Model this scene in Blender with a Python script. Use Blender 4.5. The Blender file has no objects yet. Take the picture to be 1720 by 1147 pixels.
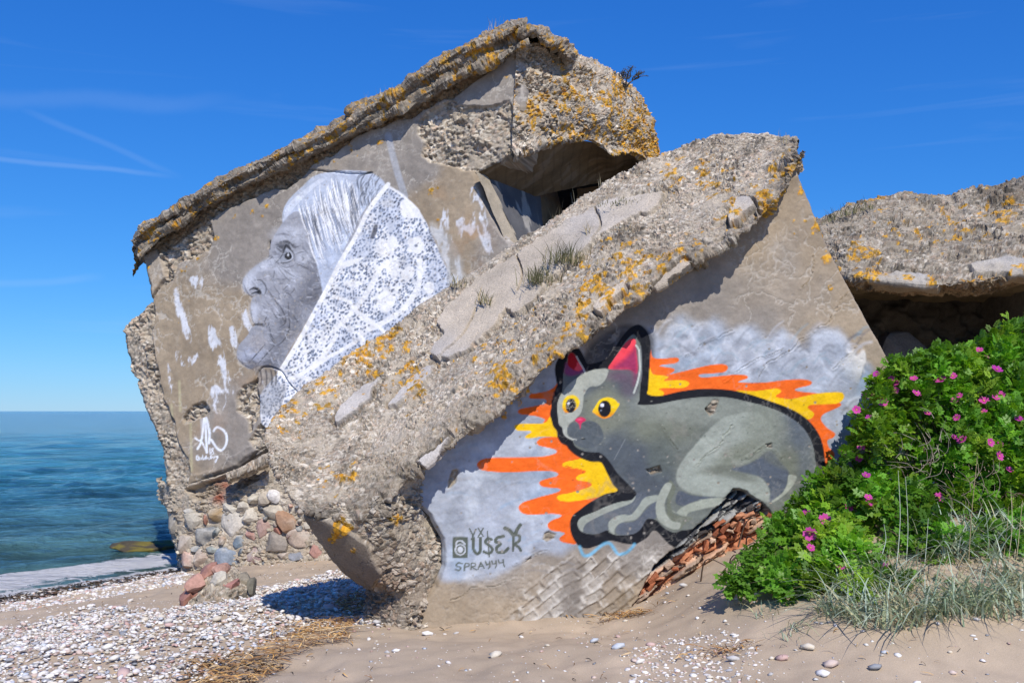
import bpy, math, random
import numpy as np
random.seed(7); rng = np.random.default_rng(11)
scene = bpy.context.scene
COL = scene.collection
# ---------------------------------------------------------------- camera
FPX, PITCH, EYE = 1672.0, math.atan((690 - 573.5) / 1672.0), 1.6
cam_d = bpy.data.cameras.new('camera'); cam = bpy.data.objects.new('camera', cam_d); COL.objects.link(cam)
cam_d.lens = 35.0; cam_d.sensor_width = 36.0; cam_d.clip_start = 0.1; cam_d.clip_end = 20000
cam.location = (0, 0, EYE); cam.rotation_euler = (math.pi / 2 + PITCH, 0, 0)
scene.camera = cam
# ---------------------------------------------------------------- sun, sky, exposure
SUN = np.array([0.20, -0.77, 0.84]); SUN /= np.linalg.norm(SUN)
sun_el = math.asin(SUN[2]); sun_az = math.atan2(SUN[0], SUN[1])
sd = bpy.data.lights.new('sun', 'SUN'); sd.energy = 4.7; sd.angle = math.radians(0.53); sd.color = (1.0, 0.935, 0.84)
so = bpy.data.objects.new('sun', sd); COL.objects.link(so)
so.rotation_euler = (math.pi / 2 - sun_el, 0, math.atan2(SUN[0], -SUN[1])); so.location = (4, -6, 12)
world = bpy.data.worlds.new('World'); scene.world = world; world.use_nodes = True
wn, wl = world.node_tree.nodes, world.node_tree.links
wn.clear()
w_out = wn.new('ShaderNodeOutputWorld'); w_bg = wn.new('ShaderNodeBackground'); w_sky = wn.new('ShaderNodeTexSky')
w_sky.sky_type = 'NISHITA'; w_sky.sun_disc = False; w_sky.sun_elevation = sun_el; w_sky.sun_rotation = sun_az
w_sky.air_density = 1.0; w_sky.dust_density = 0.0; w_sky.ozone_density = 6.0; w_sky.altitude = 0
w_hs = wn.new('ShaderNodeHueSaturation'); w_hs.inputs['Saturation'].default_value = 1.12
w_bg.inputs['Strength'].default_value = 0.125
# faint high cirrus and old contrails, by direction
w_tc = wn.new('ShaderNodeTexCoord'); w_map = wn.new('ShaderNodeMapping')
w_map.inputs['Rotation'].default_value = (0.0, math.radians(9), 0.0); w_map.inputs['Scale'].default_value = (1.6, 2.0, 22.0)
w_n = wn.new('ShaderNodeTexNoise'); w_n.inputs['Scale'].default_value = 2.2; w_n.inputs['Detail'].default_value = 6; w_n.inputs['Distortion'].default_value = 0.5
w_r = wn.new('ShaderNodeMapRange'); w_r.inputs['From Min'].default_value = 0.60; w_r.inputs['From Max'].default_value = 0.95
w_r.inputs['To Max'].default_value = 0.12; w_r.clamp = True
w_mix = wn.new('ShaderNodeMixRGB'); w_mix.inputs['Color2'].default_value = (4.6, 6.0, 8.0, 1)
wl.new(w_tc.outputs['Generated'], w_map.inputs['Vector']); wl.new(w_map.outputs['Vector'], w_n.inputs['Vector'])
wl.new(w_n.outputs['Fac'], w_r.inputs['Value'])
def w_streak(p0, p1, width, amt, prev):
    """a contrail: a thin great-circle band between two sky directions"""
    a = np.array(p0, float); b = np.array(p1, float); a /= np.linalg.norm(a); b /= np.linalg.norm(b)
    n = np.cross(a, b); n /= np.linalg.norm(n); m = a + b; m /= np.linalg.norm(m)
    half = math.acos(float(np.clip(a @ m, -1, 1)))
    d = wn.new('ShaderNodeVectorMath'); d.operation = 'DOT_PRODUCT'; d.inputs[1].default_value = tuple(n)
    nn = wn.new('ShaderNodeVectorMath'); nn.operation = 'NORMALIZE'; wl.new(w_tc.outputs['Generated'], nn.inputs[0]); wl.new(nn.outputs[0], d.inputs[0])
    wob = wn.new('ShaderNodeTexNoise'); wob.inputs['Scale'].default_value = 14; wob.inputs['Detail'].default_value = 5; wl.new(nn.outputs[0], wob.inputs['Vector'])
    ad = wn.new('ShaderNodeMath'); ad.operation = 'MULTIPLY_ADD'; ad.inputs[1].default_value = width * 1.6; wl.new(wob.outputs['Fac'], ad.inputs[0]); wl.new(d.outputs['Value'], ad.inputs[2])
    sb = wn.new('ShaderNodeMath'); sb.operation = 'SUBTRACT'; sb.inputs[1].default_value = width * 0.8; wl.new(ad.outputs[0], sb.inputs[0])
    ab = wn.new('ShaderNodeMath'); ab.operation = 'ABSOLUTE'; wl.new(sb.outputs[0], ab.inputs[0])
    r = wn.new('ShaderNodeMapRange'); r.inputs['From Min'].default_value = 0; r.inputs['From Max'].default_value = width
    r.inputs['To Min'].default_value = amt; r.inputs['To Max'].default_value = 0; r.interpolation_type = 'SMOOTHERSTEP'; wl.new(ab.outputs[0], r.inputs['Value'])
    e = wn.new('ShaderNodeVectorMath'); e.operation = 'DOT_PRODUCT'; e.inputs[1].default_value = tuple(m); wl.new(nn.outputs[0], e.inputs[0])
    q = wn.new('ShaderNodeMapRange'); q.inputs['From Min'].default_value = math.cos(half); q.inputs['From Max'].default_value = math.cos(half * 0.5); wl.new(e.outputs['Value'], q.inputs['Value'])
    mu = wn.new('ShaderNodeMath'); mu.operation = 'MULTIPLY'; wl.new(r.outputs[0], mu.inputs[0]); wl.new(q.outputs[0], mu.inputs[1])
    mx = wn.new('ShaderNodeMath'); mx.operation = 'MAXIMUM'; wl.new(mu.outputs[0], mx.inputs[0]); wl.new(prev, mx.inputs[1])
    return mx.outputs[0]
def ray(px, py):
    u = (np.asarray(px, float) - 860.0) / FPX; v = (573.5 - np.asarray(py, float)) / FPX
    c, s = math.cos(PITCH), math.sin(PITCH)
    return np.stack([u + 0 * v, c - v * s, s + v * c + 0 * u], -1)
fac = w_r.outputs[0]
fac = w_streak(ray(-120, 255), ray(300, 297), 0.004, 0.12, fac)
fac = w_streak(ray(-200, 165), ray(420, 172), 0.012, 0.055, fac)
fac = w_streak(ray(20, 175), ray(310, 300), 0.005, 0.06, fac)
fac = w_streak(ray(-60, 480), ray(180, 465), 0.006, 0.08, fac)
wl.new(fac, w_mix.inputs['Fac'])
# a crisp northern summer sky: the channels graded towards clean blue
wl.new(w_sky.outputs[0], w_hs.inputs['Color']); w_sep = wn.new('ShaderNodeSeparateColor'); w_com = wn.new('ShaderNodeCombineColor'); wl.new(w_hs.outputs[0], w_sep.inputs[0])
for k_, (g_, a_) in enumerate(((1.10, 0.345), (0.85, 0.60), (0.62, 0.98))):
    p_ = wn.new('ShaderNodeMath'); p_.operation = 'POWER'; p_.inputs[1].default_value = g_; q_ = wn.new('ShaderNodeMath'); q_.operation = 'MULTIPLY'; q_.inputs[1].default_value = a_ * 0.125 ** (g_ - 1)
    wl.new(w_sep.outputs[k_], p_.inputs[0]); wl.new(p_.outputs[0], q_.inputs[0]); wl.new(q_.outputs[0], w_com.inputs[k_])
wl.new(w_com.outputs[0], w_mix.inputs['Color1'])
wl.new(w_mix.outputs[0], w_bg.inputs['Color']); wl.new(w_bg.outputs[0], w_out.inputs['Surface'])
vs = scene.view_settings; vs.view_transform = 'Standard'; vs.look = 'None'; vs.exposure = 0.0; vs.gamma = 1.0; vs.use_curve_mapping = False
scene.cycles.max_bounces = 5; scene.cycles.use_denoising = True

# ================================================================ helpers
EYEV = np.array([0, 0, EYE])
def at(px, py, Y):
    r = ray(px, py); return EYEV + r * (np.asarray(Y, float) / r[..., 1])[..., None]
def project(P):
    d = P - EYEV; c, s = math.cos(PITCH), math.sin(PITCH)
    z = d[..., 1] * c + d[..., 2] * s; y = -d[..., 1] * s + d[..., 2] * c
    return 860 + FPX * d[..., 0] / z, 573.5 - FPX * y / z
def sst(a, b, x):
    t = np.clip((x - a) / (b - a), 0, 1); return t * t * (3 - 2 * t)
def lin(c):
    c = np.asarray(c, float) / 255.0
    return np.where(c <= 0.04045, c / 12.92, ((c + 0.055) / 1.055) ** 2.4)
def _h(ix, iy, iz, k):
    h = (ix.astype(np.uint32) * np.uint32(73856093)) ^ (iy.astype(np.uint32) * np.uint32(19349663)) ^ (iz.astype(np.uint32) * np.uint32(83492791)) ^ np.uint32((k * 2654435761) & 0xffffffff)
    h ^= h >> np.uint32(15); h *= np.uint32(2246822519); h ^= h >> np.uint32(13); h *= np.uint32(3266489917); h ^= h >> np.uint32(16)
    return h.astype(np.float32) / np.float32(4294967295.0)
def vnoise(P, k=0):
    i = np.floor(P).astype(np.int64); f = (P - i).astype(np.float32); f = f * f * (3 - 2 * f)
    r = 0
    for a in (0, 1):
        wa = f[:, 0] if a else 1 - f[:, 0]
        for b in (0, 1):
            wb = f[:, 1] if b else 1 - f[:, 1]
            for c in (0, 1):
                wc = f[:, 2] if c else 1 - f[:, 2]
                r = r + wa * wb * wc * _h(i[:, 0] + a, i[:, 1] + b, i[:, 2] + c, k)
    return r
def fbm(P, scale, oct=3, k=0, gain=0.5):
    r, a, t = 0, 1.0, 0; P = P / scale
    for o in range(oct):
        r = r + a * vnoise(P * (2.03 ** o) + 17.3 * o, k + o); t += a; a *= gain
    return r / t
def worley(P, scale, k=0, full=False):
    Q = P / scale; i = np.floor(Q).astype(np.int64); f1 = np.full(len(P), 9.0, np.float32); f2 = f1.copy(); idv = np.zeros(len(P), np.float32)
    rg = (-1, 0, 1)
    for a in rg:
        for b in rg:
            for c in rg:
                x, y, z = i[:, 0] + a, i[:, 1] + b, i[:, 2] + c
                d = (x + _h(x, y, z, k) - Q[:, 0]) ** 2 + (y + _h(x, y, z, k + 1) - Q[:, 1]) ** 2 + (z + _h(x, y, z, k + 2) - Q[:, 2]) ** 2
                d = d.astype(np.float32); m = d < f1
                if full:
                    ox = np.where(m, x - Q[:, 0], ox if a > -1 or b > -1 or c > -1 else 0); oy = np.where(m, y - Q[:, 1], oy if a > -1 or b > -1 or c > -1 else 0); oz = np.where(m, z - Q[:, 2], oz if a > -1 or b > -1 or c > -1 else 0)
                f2 = np.where(m, f1, np.minimum(f2, d)); f1 = np.where(m, d, f1)
                idv = np.where(m, _h(x, y, z, k + 3), idv)
    if full: return np.sqrt(f1), np.sqrt(f2), idv, np.stack([ox, oy, oz], 1)
    return np.sqrt(f1), np.sqrt(f2), idv
def crv(pts, closed=True, n=5):
    p = np.asarray(pts, float); N = len(p); out = []
    for i in range(N if closed else N - 1):
        p0 = p[(i - 1) % N] if closed or i > 0 else p[0]; p1 = p[i]; p2 = p[(i + 1) % N]
        p3 = p[(i + 2) % N] if closed or i + 2 < N else p[-1]
        for t in np.arange(n) / n:
            out.append(0.5 * ((2 * p1) + (p2 - p0) * t + (2 * p0 - 5 * p1 + 4 * p2 - p3) * t * t + (3 * p1 - p0 - 3 * p2 + p3) * t ** 3))
    if not closed: out.append(p[-1])
    return np.array(out)
def sdf(X, Y, pts):
    """signed distance in pixels, negative inside"""
    pts = np.asarray(pts, float); n = len(pts)
    d = np.full(X.shape, 1e9); ins = np.zeros(X.shape, bool)
    for i in range(n):
        ax, ay = pts[i]; bx, by = pts[(i + 1) % n]; ex, ey = bx - ax, by - ay; L = ex * ex + ey * ey
        if L < 1e-9: continue
        wx, wy = X - ax, Y - ay; t = np.clip((wx * ex + wy * ey) / L, 0, 1)
        d = np.minimum(d, (wx - t * ex) ** 2 + (wy - t * ey) ** 2)
        c = (ay > Y) != (by > Y)
        if c.any():
            ins ^= c & (X < ex * (Y - ay) / (ey if ey else 1e-9) + ax)
    d = np.sqrt(d); return np.where(ins, -d, d)
def Z(frame, pts):
    ox, oy, s = frame; return [(ox + x / s, oy + y / s) for x, y in pts]
class Paint:
    """paints base colour on the vertices of a wall; x, y are where the wall's points lie in the photograph"""
    def __init__(self, X, Y, col): self.X, self.Y, self.c = X, Y, col
    def _sub(self, p, m):
        return np.nonzero((self.X > p[:, 0].min() - m) & (self.X < p[:, 0].max() + m) & (self.Y > p[:, 1].min() - m) & (self.Y < p[:, 1].max() + m))[0]
    def _mix(self, i, a, color, mod=None):
        c = np.asarray(color, float)
        if c.max() > 1.5: c = lin(c)
        if mod is not None: c = c[None] * mod[i][:, None]
        self.c[i] = self.c[i] * (1 - a[:, None]) + c * a[:, None]
    def mask(self, pts, soft=1.0, smooth=True, wob=None):
        p = crv(pts) if smooth else np.asarray(pts, float); i = self._sub(p, soft + 8)
        out = np.zeros(len(self.X))
        if len(i):
            d = sdf(self.X[i], self.Y[i], p)
            if wob is not None: d = d + wob[i]
            out[i] = 1 - sst(-soft, soft, d)
        return out
    def fill(self, pts, color, soft=1.0, alpha=1.0, smooth=True, mod=None, wob=None):
        m = self.mask(pts, soft, smooth, wob); i = np.nonzero(m > 0)[0]
        if len(i): self._mix(i, m[i] * (alpha if np.isscalar(alpha) else alpha[i]), color, mod)
    def ell(self, c, r, color, soft=1.0, alpha=1.0, rot=0.0):
        cx, cy = c; i = np.nonzero((abs(self.X - cx) < max(r) * 1.6 + soft + 2) & (abs(self.Y - cy) < max(r) * 1.6 + soft + 2))[0]
        if not len(i): return
        x, y = self.X[i] - cx, self.Y[i] - cy; co, si = math.cos(rot), math.sin(rot)
        x, y = x * co + y * si, -x * si + y * co
        q = np.sqrt((x / r[0]) ** 2 + (y / r[1]) ** 2); d = (q - 1) * min(r)
        self._mix(i, (1 - sst(-soft, soft, d)) * alpha, color)
    def stroke(self, pts, w, color, soft=1.0, alpha=1.0, smooth=True, taper=False):
        p = crv(pts, False, 4) if smooth and len(pts) > 2 else np.asarray(pts, float)
        i = self._sub(p, w + soft + 2)
        if not len(i): return
        x, y = self.X[i], self.Y[i]; best = np.full(len(i), 1e9); n = len(p) - 1
        for k in range(n):
            ax, ay = p[k]; ex, ey = p[k + 1] - p[k]; L = ex * ex + ey * ey + 1e-9
            t = np.clip(((x - ax) * ex + (y - ay) * ey) / L, 0, 1); d = np.sqrt((x - ax - t * ex) ** 2 + (y - ay - t * ey) ** 2)
            ww = w / 2 * (math.sin(math.pi * min(max((k + 0.5) / n, 0.12), 0.88)) if taper else 1)
            best = np.minimum(best, d - ww)
        self._mix(i, (1 - sst(-soft, soft, best)) * alpha, color)

# ---------------------------------------------------------------- object helpers
def mesh_data(name, V, F, mat, col=None, smooth=True, mats=None, fm=None):
    me = bpy.data.meshes.new(name); V = np.asarray(V, np.float32)
    if isinstance(F, np.ndarray):
        k = F.shape[1]; me.vertices.add(len(V)); me.vertices.foreach_set('co', V.ravel())
        me.loops.add(F.size); me.loops.foreach_set('vertex_index', F.astype(np.int32).ravel())
        me.polygons.add(len(F)); me.polygons.foreach_set('loop_start', np.arange(0, F.size, k, dtype=np.int32))
        me.polygons.foreach_set('loop_total', np.full(len(F), k, np.int32))
        me.update(calc_edges=True)
    else:
        me.from_pydata([tuple(map(float, v)) for v in V], [], F); me.update()
    for m in (mats or [mat]): me.materials.append(m)
    if fm is not None: me.polygons.foreach_set('material_index', np.asarray(fm, np.int32))
    me.polygons.foreach_set('use_smooth', np.full(len(me.polygons), smooth))
    if col is not None:
        a = me.color_attributes.new('Col', 'FLOAT_COLOR', 'POINT')
        a.data.foreach_set('color', np.concatenate([np.clip(col, 0, 1), np.ones((len(V), 1))], 1).astype(np.float32).ravel())
    return me
def mobj(name, V, F, mat, parent=None, col=None, smooth=True, loc=None, **kw):
    base = np.array(parent.location) if parent is not None and parent.get('_world', 0) else None
    V = np.asarray(V, float)
    if base is not None: V = V - base
    o = bpy.data.objects.new(name, mesh_data(name, V, F, mat, col, smooth, **kw)); COL.objects.link(o)
    if parent is not None: o.parent = parent
    if loc is not None: o.location = loc
    return o
def tag(o, label=None, cat=None, group=None, kind=None):
    if label: o['label'] = label
    if cat: o['category'] = cat
    if group: o['group'] = group
    if kind: o['kind'] = kind
    return o
def thing(name, loc, label, cat, group=None):
    o = bpy.data.objects.new(name, None); COL.objects.link(o); o.location = tuple(float(v) for v in loc); o.empty_display_size = 0.2
    o['_world'] = 1
    return tag(o, label, cat, group)
def grid_faces(nu, nv):
    i = (np.arange(nv - 1)[:, None] * nu + np.arange(nu - 1)[None]).ravel()
    return np.stack([i, i + 1, i + nu + 1, i + nu], 1)
def normals(V, F):
    n = np.zeros_like(V); a = V[F[:, 2]] - V[F[:, 0]]; b = V[F[:, 3 if F.shape[1] > 3 else 1]] - V[F[:, 1 if F.shape[1] > 3 else 0]]
    c = np.cross(a, b)
    for k in range(F.shape[1]): np.add.at(n, F[:, k], c)
    return n / (np.linalg.norm(n, axis=1, keepdims=True) + 1e-12)

# ================================================================ materials
def new_mat(name):
    m = bpy.data.materials.new(name); m.use_nodes = True; n = m.node_tree.nodes; l = m.node_tree.links
    return m, n, l, n['Principled BSDF']
def col_mat(name, rough=0.92, nscale=60, namt=0.22, bump=0.35, bscale=110, attr=True, base=(0.5, 0.5, 0.5), bdist=0.004, spec=0.25, big=0.12):
    m, n, l, b = new_mat(name)
    b.inputs['Roughness'].default_value = rough; b.inputs['Specular IOR Level'].default_value = spec
    tc = n.new('ShaderNodeNewGeometry')
    t = n.new('ShaderNodeTexNoise'); t.inputs['Scale'].default_value = nscale; t.inputs['Detail'].default_value = 6; t.inputs['Roughness'].default_value = 0.65
    t2 = n.new('ShaderNodeTexNoise'); t2.inputs['Scale'].default_value = 3.1; t2.inputs['Detail'].default_value = 5
    l.new(tc.outputs['Position'], t.inputs['Vector']); l.new(tc.outputs['Position'], t2.inputs['Vector'])
    mr = n.new('ShaderNodeMapRange'); mr.inputs['From Min'].default_value = 0.25; mr.inputs['From Max'].default_value = 0.75
    mr.inputs['To Min'].default_value = 1 - namt; mr.inputs['To Max'].default_value = 1 + namt; l.new(t.outputs['Fac'], mr.inputs['Value'])
    mr2 = n.new('ShaderNodeMapRange'); mr2.inputs['From Min'].default_value = 0.3; mr2.inputs['From Max'].default_value = 0.7
    mr2.inputs['To Min'].default_value = 1 - big; mr2.inputs['To Max'].default_value = 1 + big; l.new(t2.outputs['Fac'], mr2.inputs['Value'])
    mm = n.new('ShaderNodeMath'); mm.operation = 'MULTIPLY'; l.new(mr.outputs[0], mm.inputs[0]); l.new(mr2.outputs[0], mm.inputs[1])
    sc = n.new('ShaderNodeVectorMath'); sc.operation = 'SCALE'; l.new(mm.outputs[0], sc.inputs['Scale'])
    if attr:
        a = n.new('ShaderNodeAttribute'); a.attribute_name = 'Col'; l.new(a.outputs['Color'], sc.inputs[0])
    else:
        sc.inputs[0].default_value = base
    l.new(sc.outputs[0], b.inputs['Base Color'])
    if bump:
        t3 = n.new('ShaderNodeTexNoise'); t3.inputs['Scale'].default_value = bscale; t3.inputs['Detail'].default_value = 8; t3.inputs['Roughness'].default_value = 0.7
        l.new(tc.outputs['Position'], t3.inputs['Vector'])
        bp = n.new('ShaderNodeBump'); bp.inputs['Strength'].default_value = bump; bp.inputs['Distance'].default_value = bdist
        l.new(t3.outputs['Fac'], bp.inputs['Height']); l.new(bp.outputs[0], b.inputs['Normal'])
    return m
M_CONC = col_mat('weathered_concrete', bump=0.9, bscale=70, bdist=0.012, namt=0.3, nscale=70)
M_WALL = col_mat('painted_plaster', rough=0.75, namt=0.10, nscale=45, bump=0.5, bscale=55, bdist=0.006, big=0.07)
M_STONE = col_mat('field_stone', rough=0.8, namt=0.3, nscale=35, bump=0.5, bscale=60, bdist=0.01)
M_PEB = col_mat('pebble', rough=0.7, namt=0.12, nscale=120, bump=0.2, bscale=200, bdist=0.002, big=0.05)
M_PLAIN = col_mat('dark_concrete', attr=False, base=(0.20, 0.18, 0.15), bump=0.8, bscale=14, bdist=0.03, namt=0.3, nscale=12)
M_DARK = col_mat('shaded_concrete', attr=False, base=(0.045, 0.038, 0.030), bump=0.8, bscale=8, bdist=0.05, namt=0.4, nscale=6)  # near-black base colour stands in for deep shade inside the hollows
def leaf_mat(name, base, trans=0.35, rough=0.45, spec=0.4):
    m, n, l, b = new_mat(name)
    a = n.new('ShaderNodeAttribute'); a.attribute_name = 'Col'; l.new(a.outputs['Color'], b.inputs['Base Color'])
    b.inputs['Roughness'].default_value = rough; b.inputs['Specular IOR Level'].default_value = spec
    tr = n.new('ShaderNodeBsdfTranslucent'); sc = n.new('ShaderNodeVectorMath'); sc.operation = 'MULTIPLY'; sc.inputs[1].default_value = base
    l.new(a.outputs['Color'], sc.inputs[0]); l.new(sc.outputs[0], tr.inputs['Color'])
    mx = n.new('ShaderNodeMixShader'); mx.inputs['Fac'].default_value = trans
    l.new(b.outputs[0], mx.inputs[1]); l.new(tr.outputs[0], mx.inputs[2]); l.new(mx.outputs[0], n['Material Output'].inputs['Surface'])
    return m
M_LEAF = leaf_mat('rose_leaf', (1.5, 1.6, 0.5))
M_GRASS = leaf_mat('grass_blade', (1.1, 1.1, 0.8), 0.25, 0.55, 0.3)
M_TWIG = col_mat('twig_bark', rough=0.9, namt=0.3, nscale=80, bump=0)
M_PETAL = leaf_mat('rose_petal', (1.2, 0.6, 1.2), 0.4, 0.6, 0.2)
# ================================================================ surfaces
PAL = np.array([[.43, .385, .32], [.56, .52, .46], [.27, .24, .20], [.38, .31, .24], [.33, .295, .255], [.46, .37, .30], [.20, .185, .165], [.62, .58, .52]])
LICH = np.array([[.56, .27, .02], [.34, .20, .03], [.66, .36, .04]])
def aggregate(P, tone=1.0, k=0, size=0.055, amp=1.0):
    """crumbled concrete: angular chips and pebbles standing proud of worn cement; height and base colour"""
    warp = np.stack([fbm(P, 0.09, 2, k + 50), fbm(P, 0.09, 2, k + 53), fbm(P, 0.09, 2, k + 56)], 1) - 0.5
    Q = (P + warp * 0.06) * np.array([1, 1, 1.5])
    f1, f2, idv, off = worley(Q, size, k, True)
    g1, g2, idg = worley(Q, size * 0.45, k + 9)
    big = fbm(P, 0.45, 3, k + 20) - 0.5; mid = fbm(P, 0.13, 4, k + 30, .6) - 0.5
    q = (idv * 9999).astype(int); td = np.stack([_h(q, q * 0, q * 0, j) for j in (21, 22, 23)], 1) - 0.5
    facet = (off * td).sum(1)
    edge = sst(0.0, 0.22, f2 - f1); gone = idv < 0.22; s_ = size / 0.055
    h = s_ * (np.where(gone, -0.026 - .012 * idv, 0.026 * (0.1 + idv) + 0.034 * facet) * (0.3 + 0.7 * edge) + 0.012 * np.clip(1 - g1 * 1.3, 0, 1) ** 0.6 * (0.4 + idg)) + 0.10 * big + 0.085 * mid
    ii = (idv * 7.99).astype(int); c = PAL[(ii * 5 + (idv * 97).astype(int)) % 8] * (0.8 + 0.4 * _h(q, ii, ii, 3))[:, None]
    gi = (idg * 7.99).astype(int); cg = PAL[gi] * 0.86
    w = 1 - sst(0.02, 0.14, f2 - f1)[:, None]; w = np.maximum(w, gone[:, None] * 1.0)
    w = np.maximum(w, sst(.50, .60, fbm(P, 0.2, 3, k + 44))[:, None] * .7); dk = sst(.52, .66, fbm(P, .16, 4, k + 46, .6))[:, None]; c = c * (1 - .48 * dk)
    c = c * (1 - w) + cg * w
    c = c * (0.74 + 0.50 * fbm(P, 0.5, 4, k + 40))[:, None]
    am = 0.30 + 0.85 * sst(.36, .62, fbm(P, 0.24, 3, k + 48)); cem = (1 - sst(.30, .46, fbm(P, 0.17, 4, k + 49, .6)))[:, None]
    h = 0.10 * big + 0.085 * mid * (.5 + .5 * am) + (h - 0.10 * big - 0.085 * mid) * am * (1 - .75 * cem[:, 0]); c = c * (1 - .8 * cem) + (np.array([[.40, .355, .295]]) * (0.7 + .6 * fbm(P, .03, 3, k + 47))[:, None]) * .8 * cem
    return h * amp, c * tone * np.array([[1.03, 1.0, .93]]), f1
def plaster(P, tone=(0.335, 0.285, 0.225), k=0, crack=0.30, camt=1.0):
    n = fbm(P, 0.6, 4, k + 70); n2 = fbm(P, 0.10, 4, k + 75, .6); n3 = fbm(P, 1.3, 4, k + 77); n4 = fbm(P * np.array([1, 1, .4]), .30, 4, k + 79)
    c = np.array(tone)[None] * (0.50 + 0.48 * n + 0.36 * n2 + 0.20 * n4)[:, None]
    g = sst(0.42, 0.62, n3)[:, None]; gy = c.mean(1, keepdims=True); c = c * (1 - .55 * g) + gy * np.array([[.98, .98, 1.0]]) * .55 * g
    warp = np.stack([fbm(P, 0.14, 4, k + 80, .6), fbm(P, 0.14, 4, k + 84, .6), fbm(P, 0.14, 4, k + 88, .6)], 1) - 0.5
    f1, f2, idv = worley(P + warp * 0.30, crack, k + 60); e1, e2, idw = worley(P + warp * 0.18, crack * .38, k + 64)
    wd = 0.5 + 1.2 * fbm(P, .12, 2, k + 93)
    cm = (1 - sst(0.008, 0.045, (f2 - f1) / wd)) * sst(0.36, 0.50, fbm(P, 0.55, 2, k + 95)); cm = np.maximum(cm, .6 * (1 - sst(0.015, 0.09, (e2 - e1) / wd)) * sst(0.50, 0.62, fbm(P, 0.7, 2, k + 97)))
    h = 0.016 * (n - 0.5) + 0.007 * (n2 - 0.5) - 0.005 * cm
    return h, c, cm * camt
def lichen(P, c, h, w, k=0, s=0.10, thr=0.60):
    """orange lichen: patches where w is high, with the rosettes standing a little proud"""
    n = fbm(P, s, 3, k + 200) + 0.30 * (fbm(P, 0.7, 2, k + 205) - 0.5); g, _, gi = worley(P, 0.03, k + 210)
    m = sst(thr, thr + 0.06, n + (w - 1) * 0.5) * (w > 0.01) * (1 - sst(0.55, 0.9, g))
    cc = LICH[(gi * 2.99).astype(int)] * (0.7 + 0.5 * fbm(P, 0.04, 2, k + 212))[:, None]
    m = m * np.where(gi < 0.16, 0.3, 1.0)
    return c * (1 - m[:, None]) + cc * m[:, None], h + 0.006 * m
def pmask(X, Y, pts, soft=2.0, wob=None, smooth=False):
    p = crv(pts) if smooth else np.asarray(pts, float)
    i = np.nonzero((X > p[:, 0].min() - 25) & (X < p[:, 0].max() + 25) & (Y > p[:, 1].min() - 25) & (Y < p[:, 1].max() + 25))[0]
    o = np.zeros(len(X))
    if len(i):
        d = sdf(X[i], Y[i], p)
        if wob is not None: d = d + wob[i]
        o[i] = 1 - sst(-soft, soft, d)
    return o
def blob_field(X, Y, blobs):
    """soft weight from (x, y, radius, amount) spots"""
    w = np.zeros(len(X))
    for x, y, r, a in blobs: w = np.maximum(w, a * np.exp(-((X - x) ** 2 + (Y - y) ** 2) / (r * r)))
    return w
def resample(P, n):
    P = np.asarray(P, float)
    Q = crv(P, False, 8); d = np.concatenate([[0], np.cumsum(np.linalg.norm(np.diff(Q, axis=0), axis=1))]); t = np.linspace(0, d[-1], n)
    return np.stack([np.interp(t, d, Q[:, k]) for k in range(3)], 1)
def row(pts): a = np.array(pts, float); return at(a[:, 0], a[:, 1], a[:, 2])
def loft(name, rows, nu, nv, style, mat, parent, smoothv=True, flip=False, kind=None, edge=None):
    R = np.array([resample(r, nu) for r in rows])                       # (k, nu, 3)
    k = len(R); d = np.concatenate([[0], np.cumsum([(lambda q_: q_ if q_ < .9 else .4)(np.linalg.norm(R[i + 1] - R[i], axis=1).mean()) for i in range(k - 1)])])
    t = np.linspace(0, d[-1], nv); V = np.zeros((nv, nu, 3))
    for j, tt in enumerate(t):
        i = min(max(np.searchsorted(d, tt) - 1, 0), k - 2); f = (tt - d[i]) / (d[i + 1] - d[i])
        if smoothv and k > 2:
            p0 = R[max(i - 1, 0)]; p3 = R[min(i + 2, k - 1)]; p1, p2 = R[i], R[i + 1]
            m1 = 0.4 * (p2 - p0); m2 = 0.4 * (p3 - p1); f2, f3 = f * f, f * f * f
            V[j] = (2 * f3 - 3 * f2 + 1) * p1 + (f3 - 2 * f2 + f) * m1 + (-2 * f3 + 3 * f2) * p2 + (f3 - f2) * m2
        else: V[j] = R[i] * (1 - f) + R[i + 1] * f
    V = V.reshape(-1, 3); F = grid_faces(nu, nv); N = normals(V, F)
    if np.mean(np.sum(N * (V - EYEV), 1)) > 0: N = -N; F = F[:, ::-1]
    X, Y = project(V)
    h, c = style(V, X, Y, N)
    o = mobj(name, V + N * h[:, None], F, mat, parent, c, smooth=mat is not M_CONC)
    if kind: o['kind'] = kind
    return o
def plane_from(p, yaw_deg, lean=0.0):
    a = math.radians(yaw_deg); u = np.array([math.cos(a), math.sin(a), 0.0]); n = np.array([math.sin(a), -math.cos(a), 0.0])
    v = np.array([0, 0, 1.0])
    if lean:
        b = math.radians(lean); v = v * math.cos(b) - n * math.sin(b); n = np.cross(u, v)
    return np.array(p, float), u, v, n
def hit(pl, px, py):
    p, u, v, n = pl; r = ray(px, py); t = ((p - EYEV) @ n) / (r @ n); return EYEV + r * np.asarray(t)[..., None]
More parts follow.
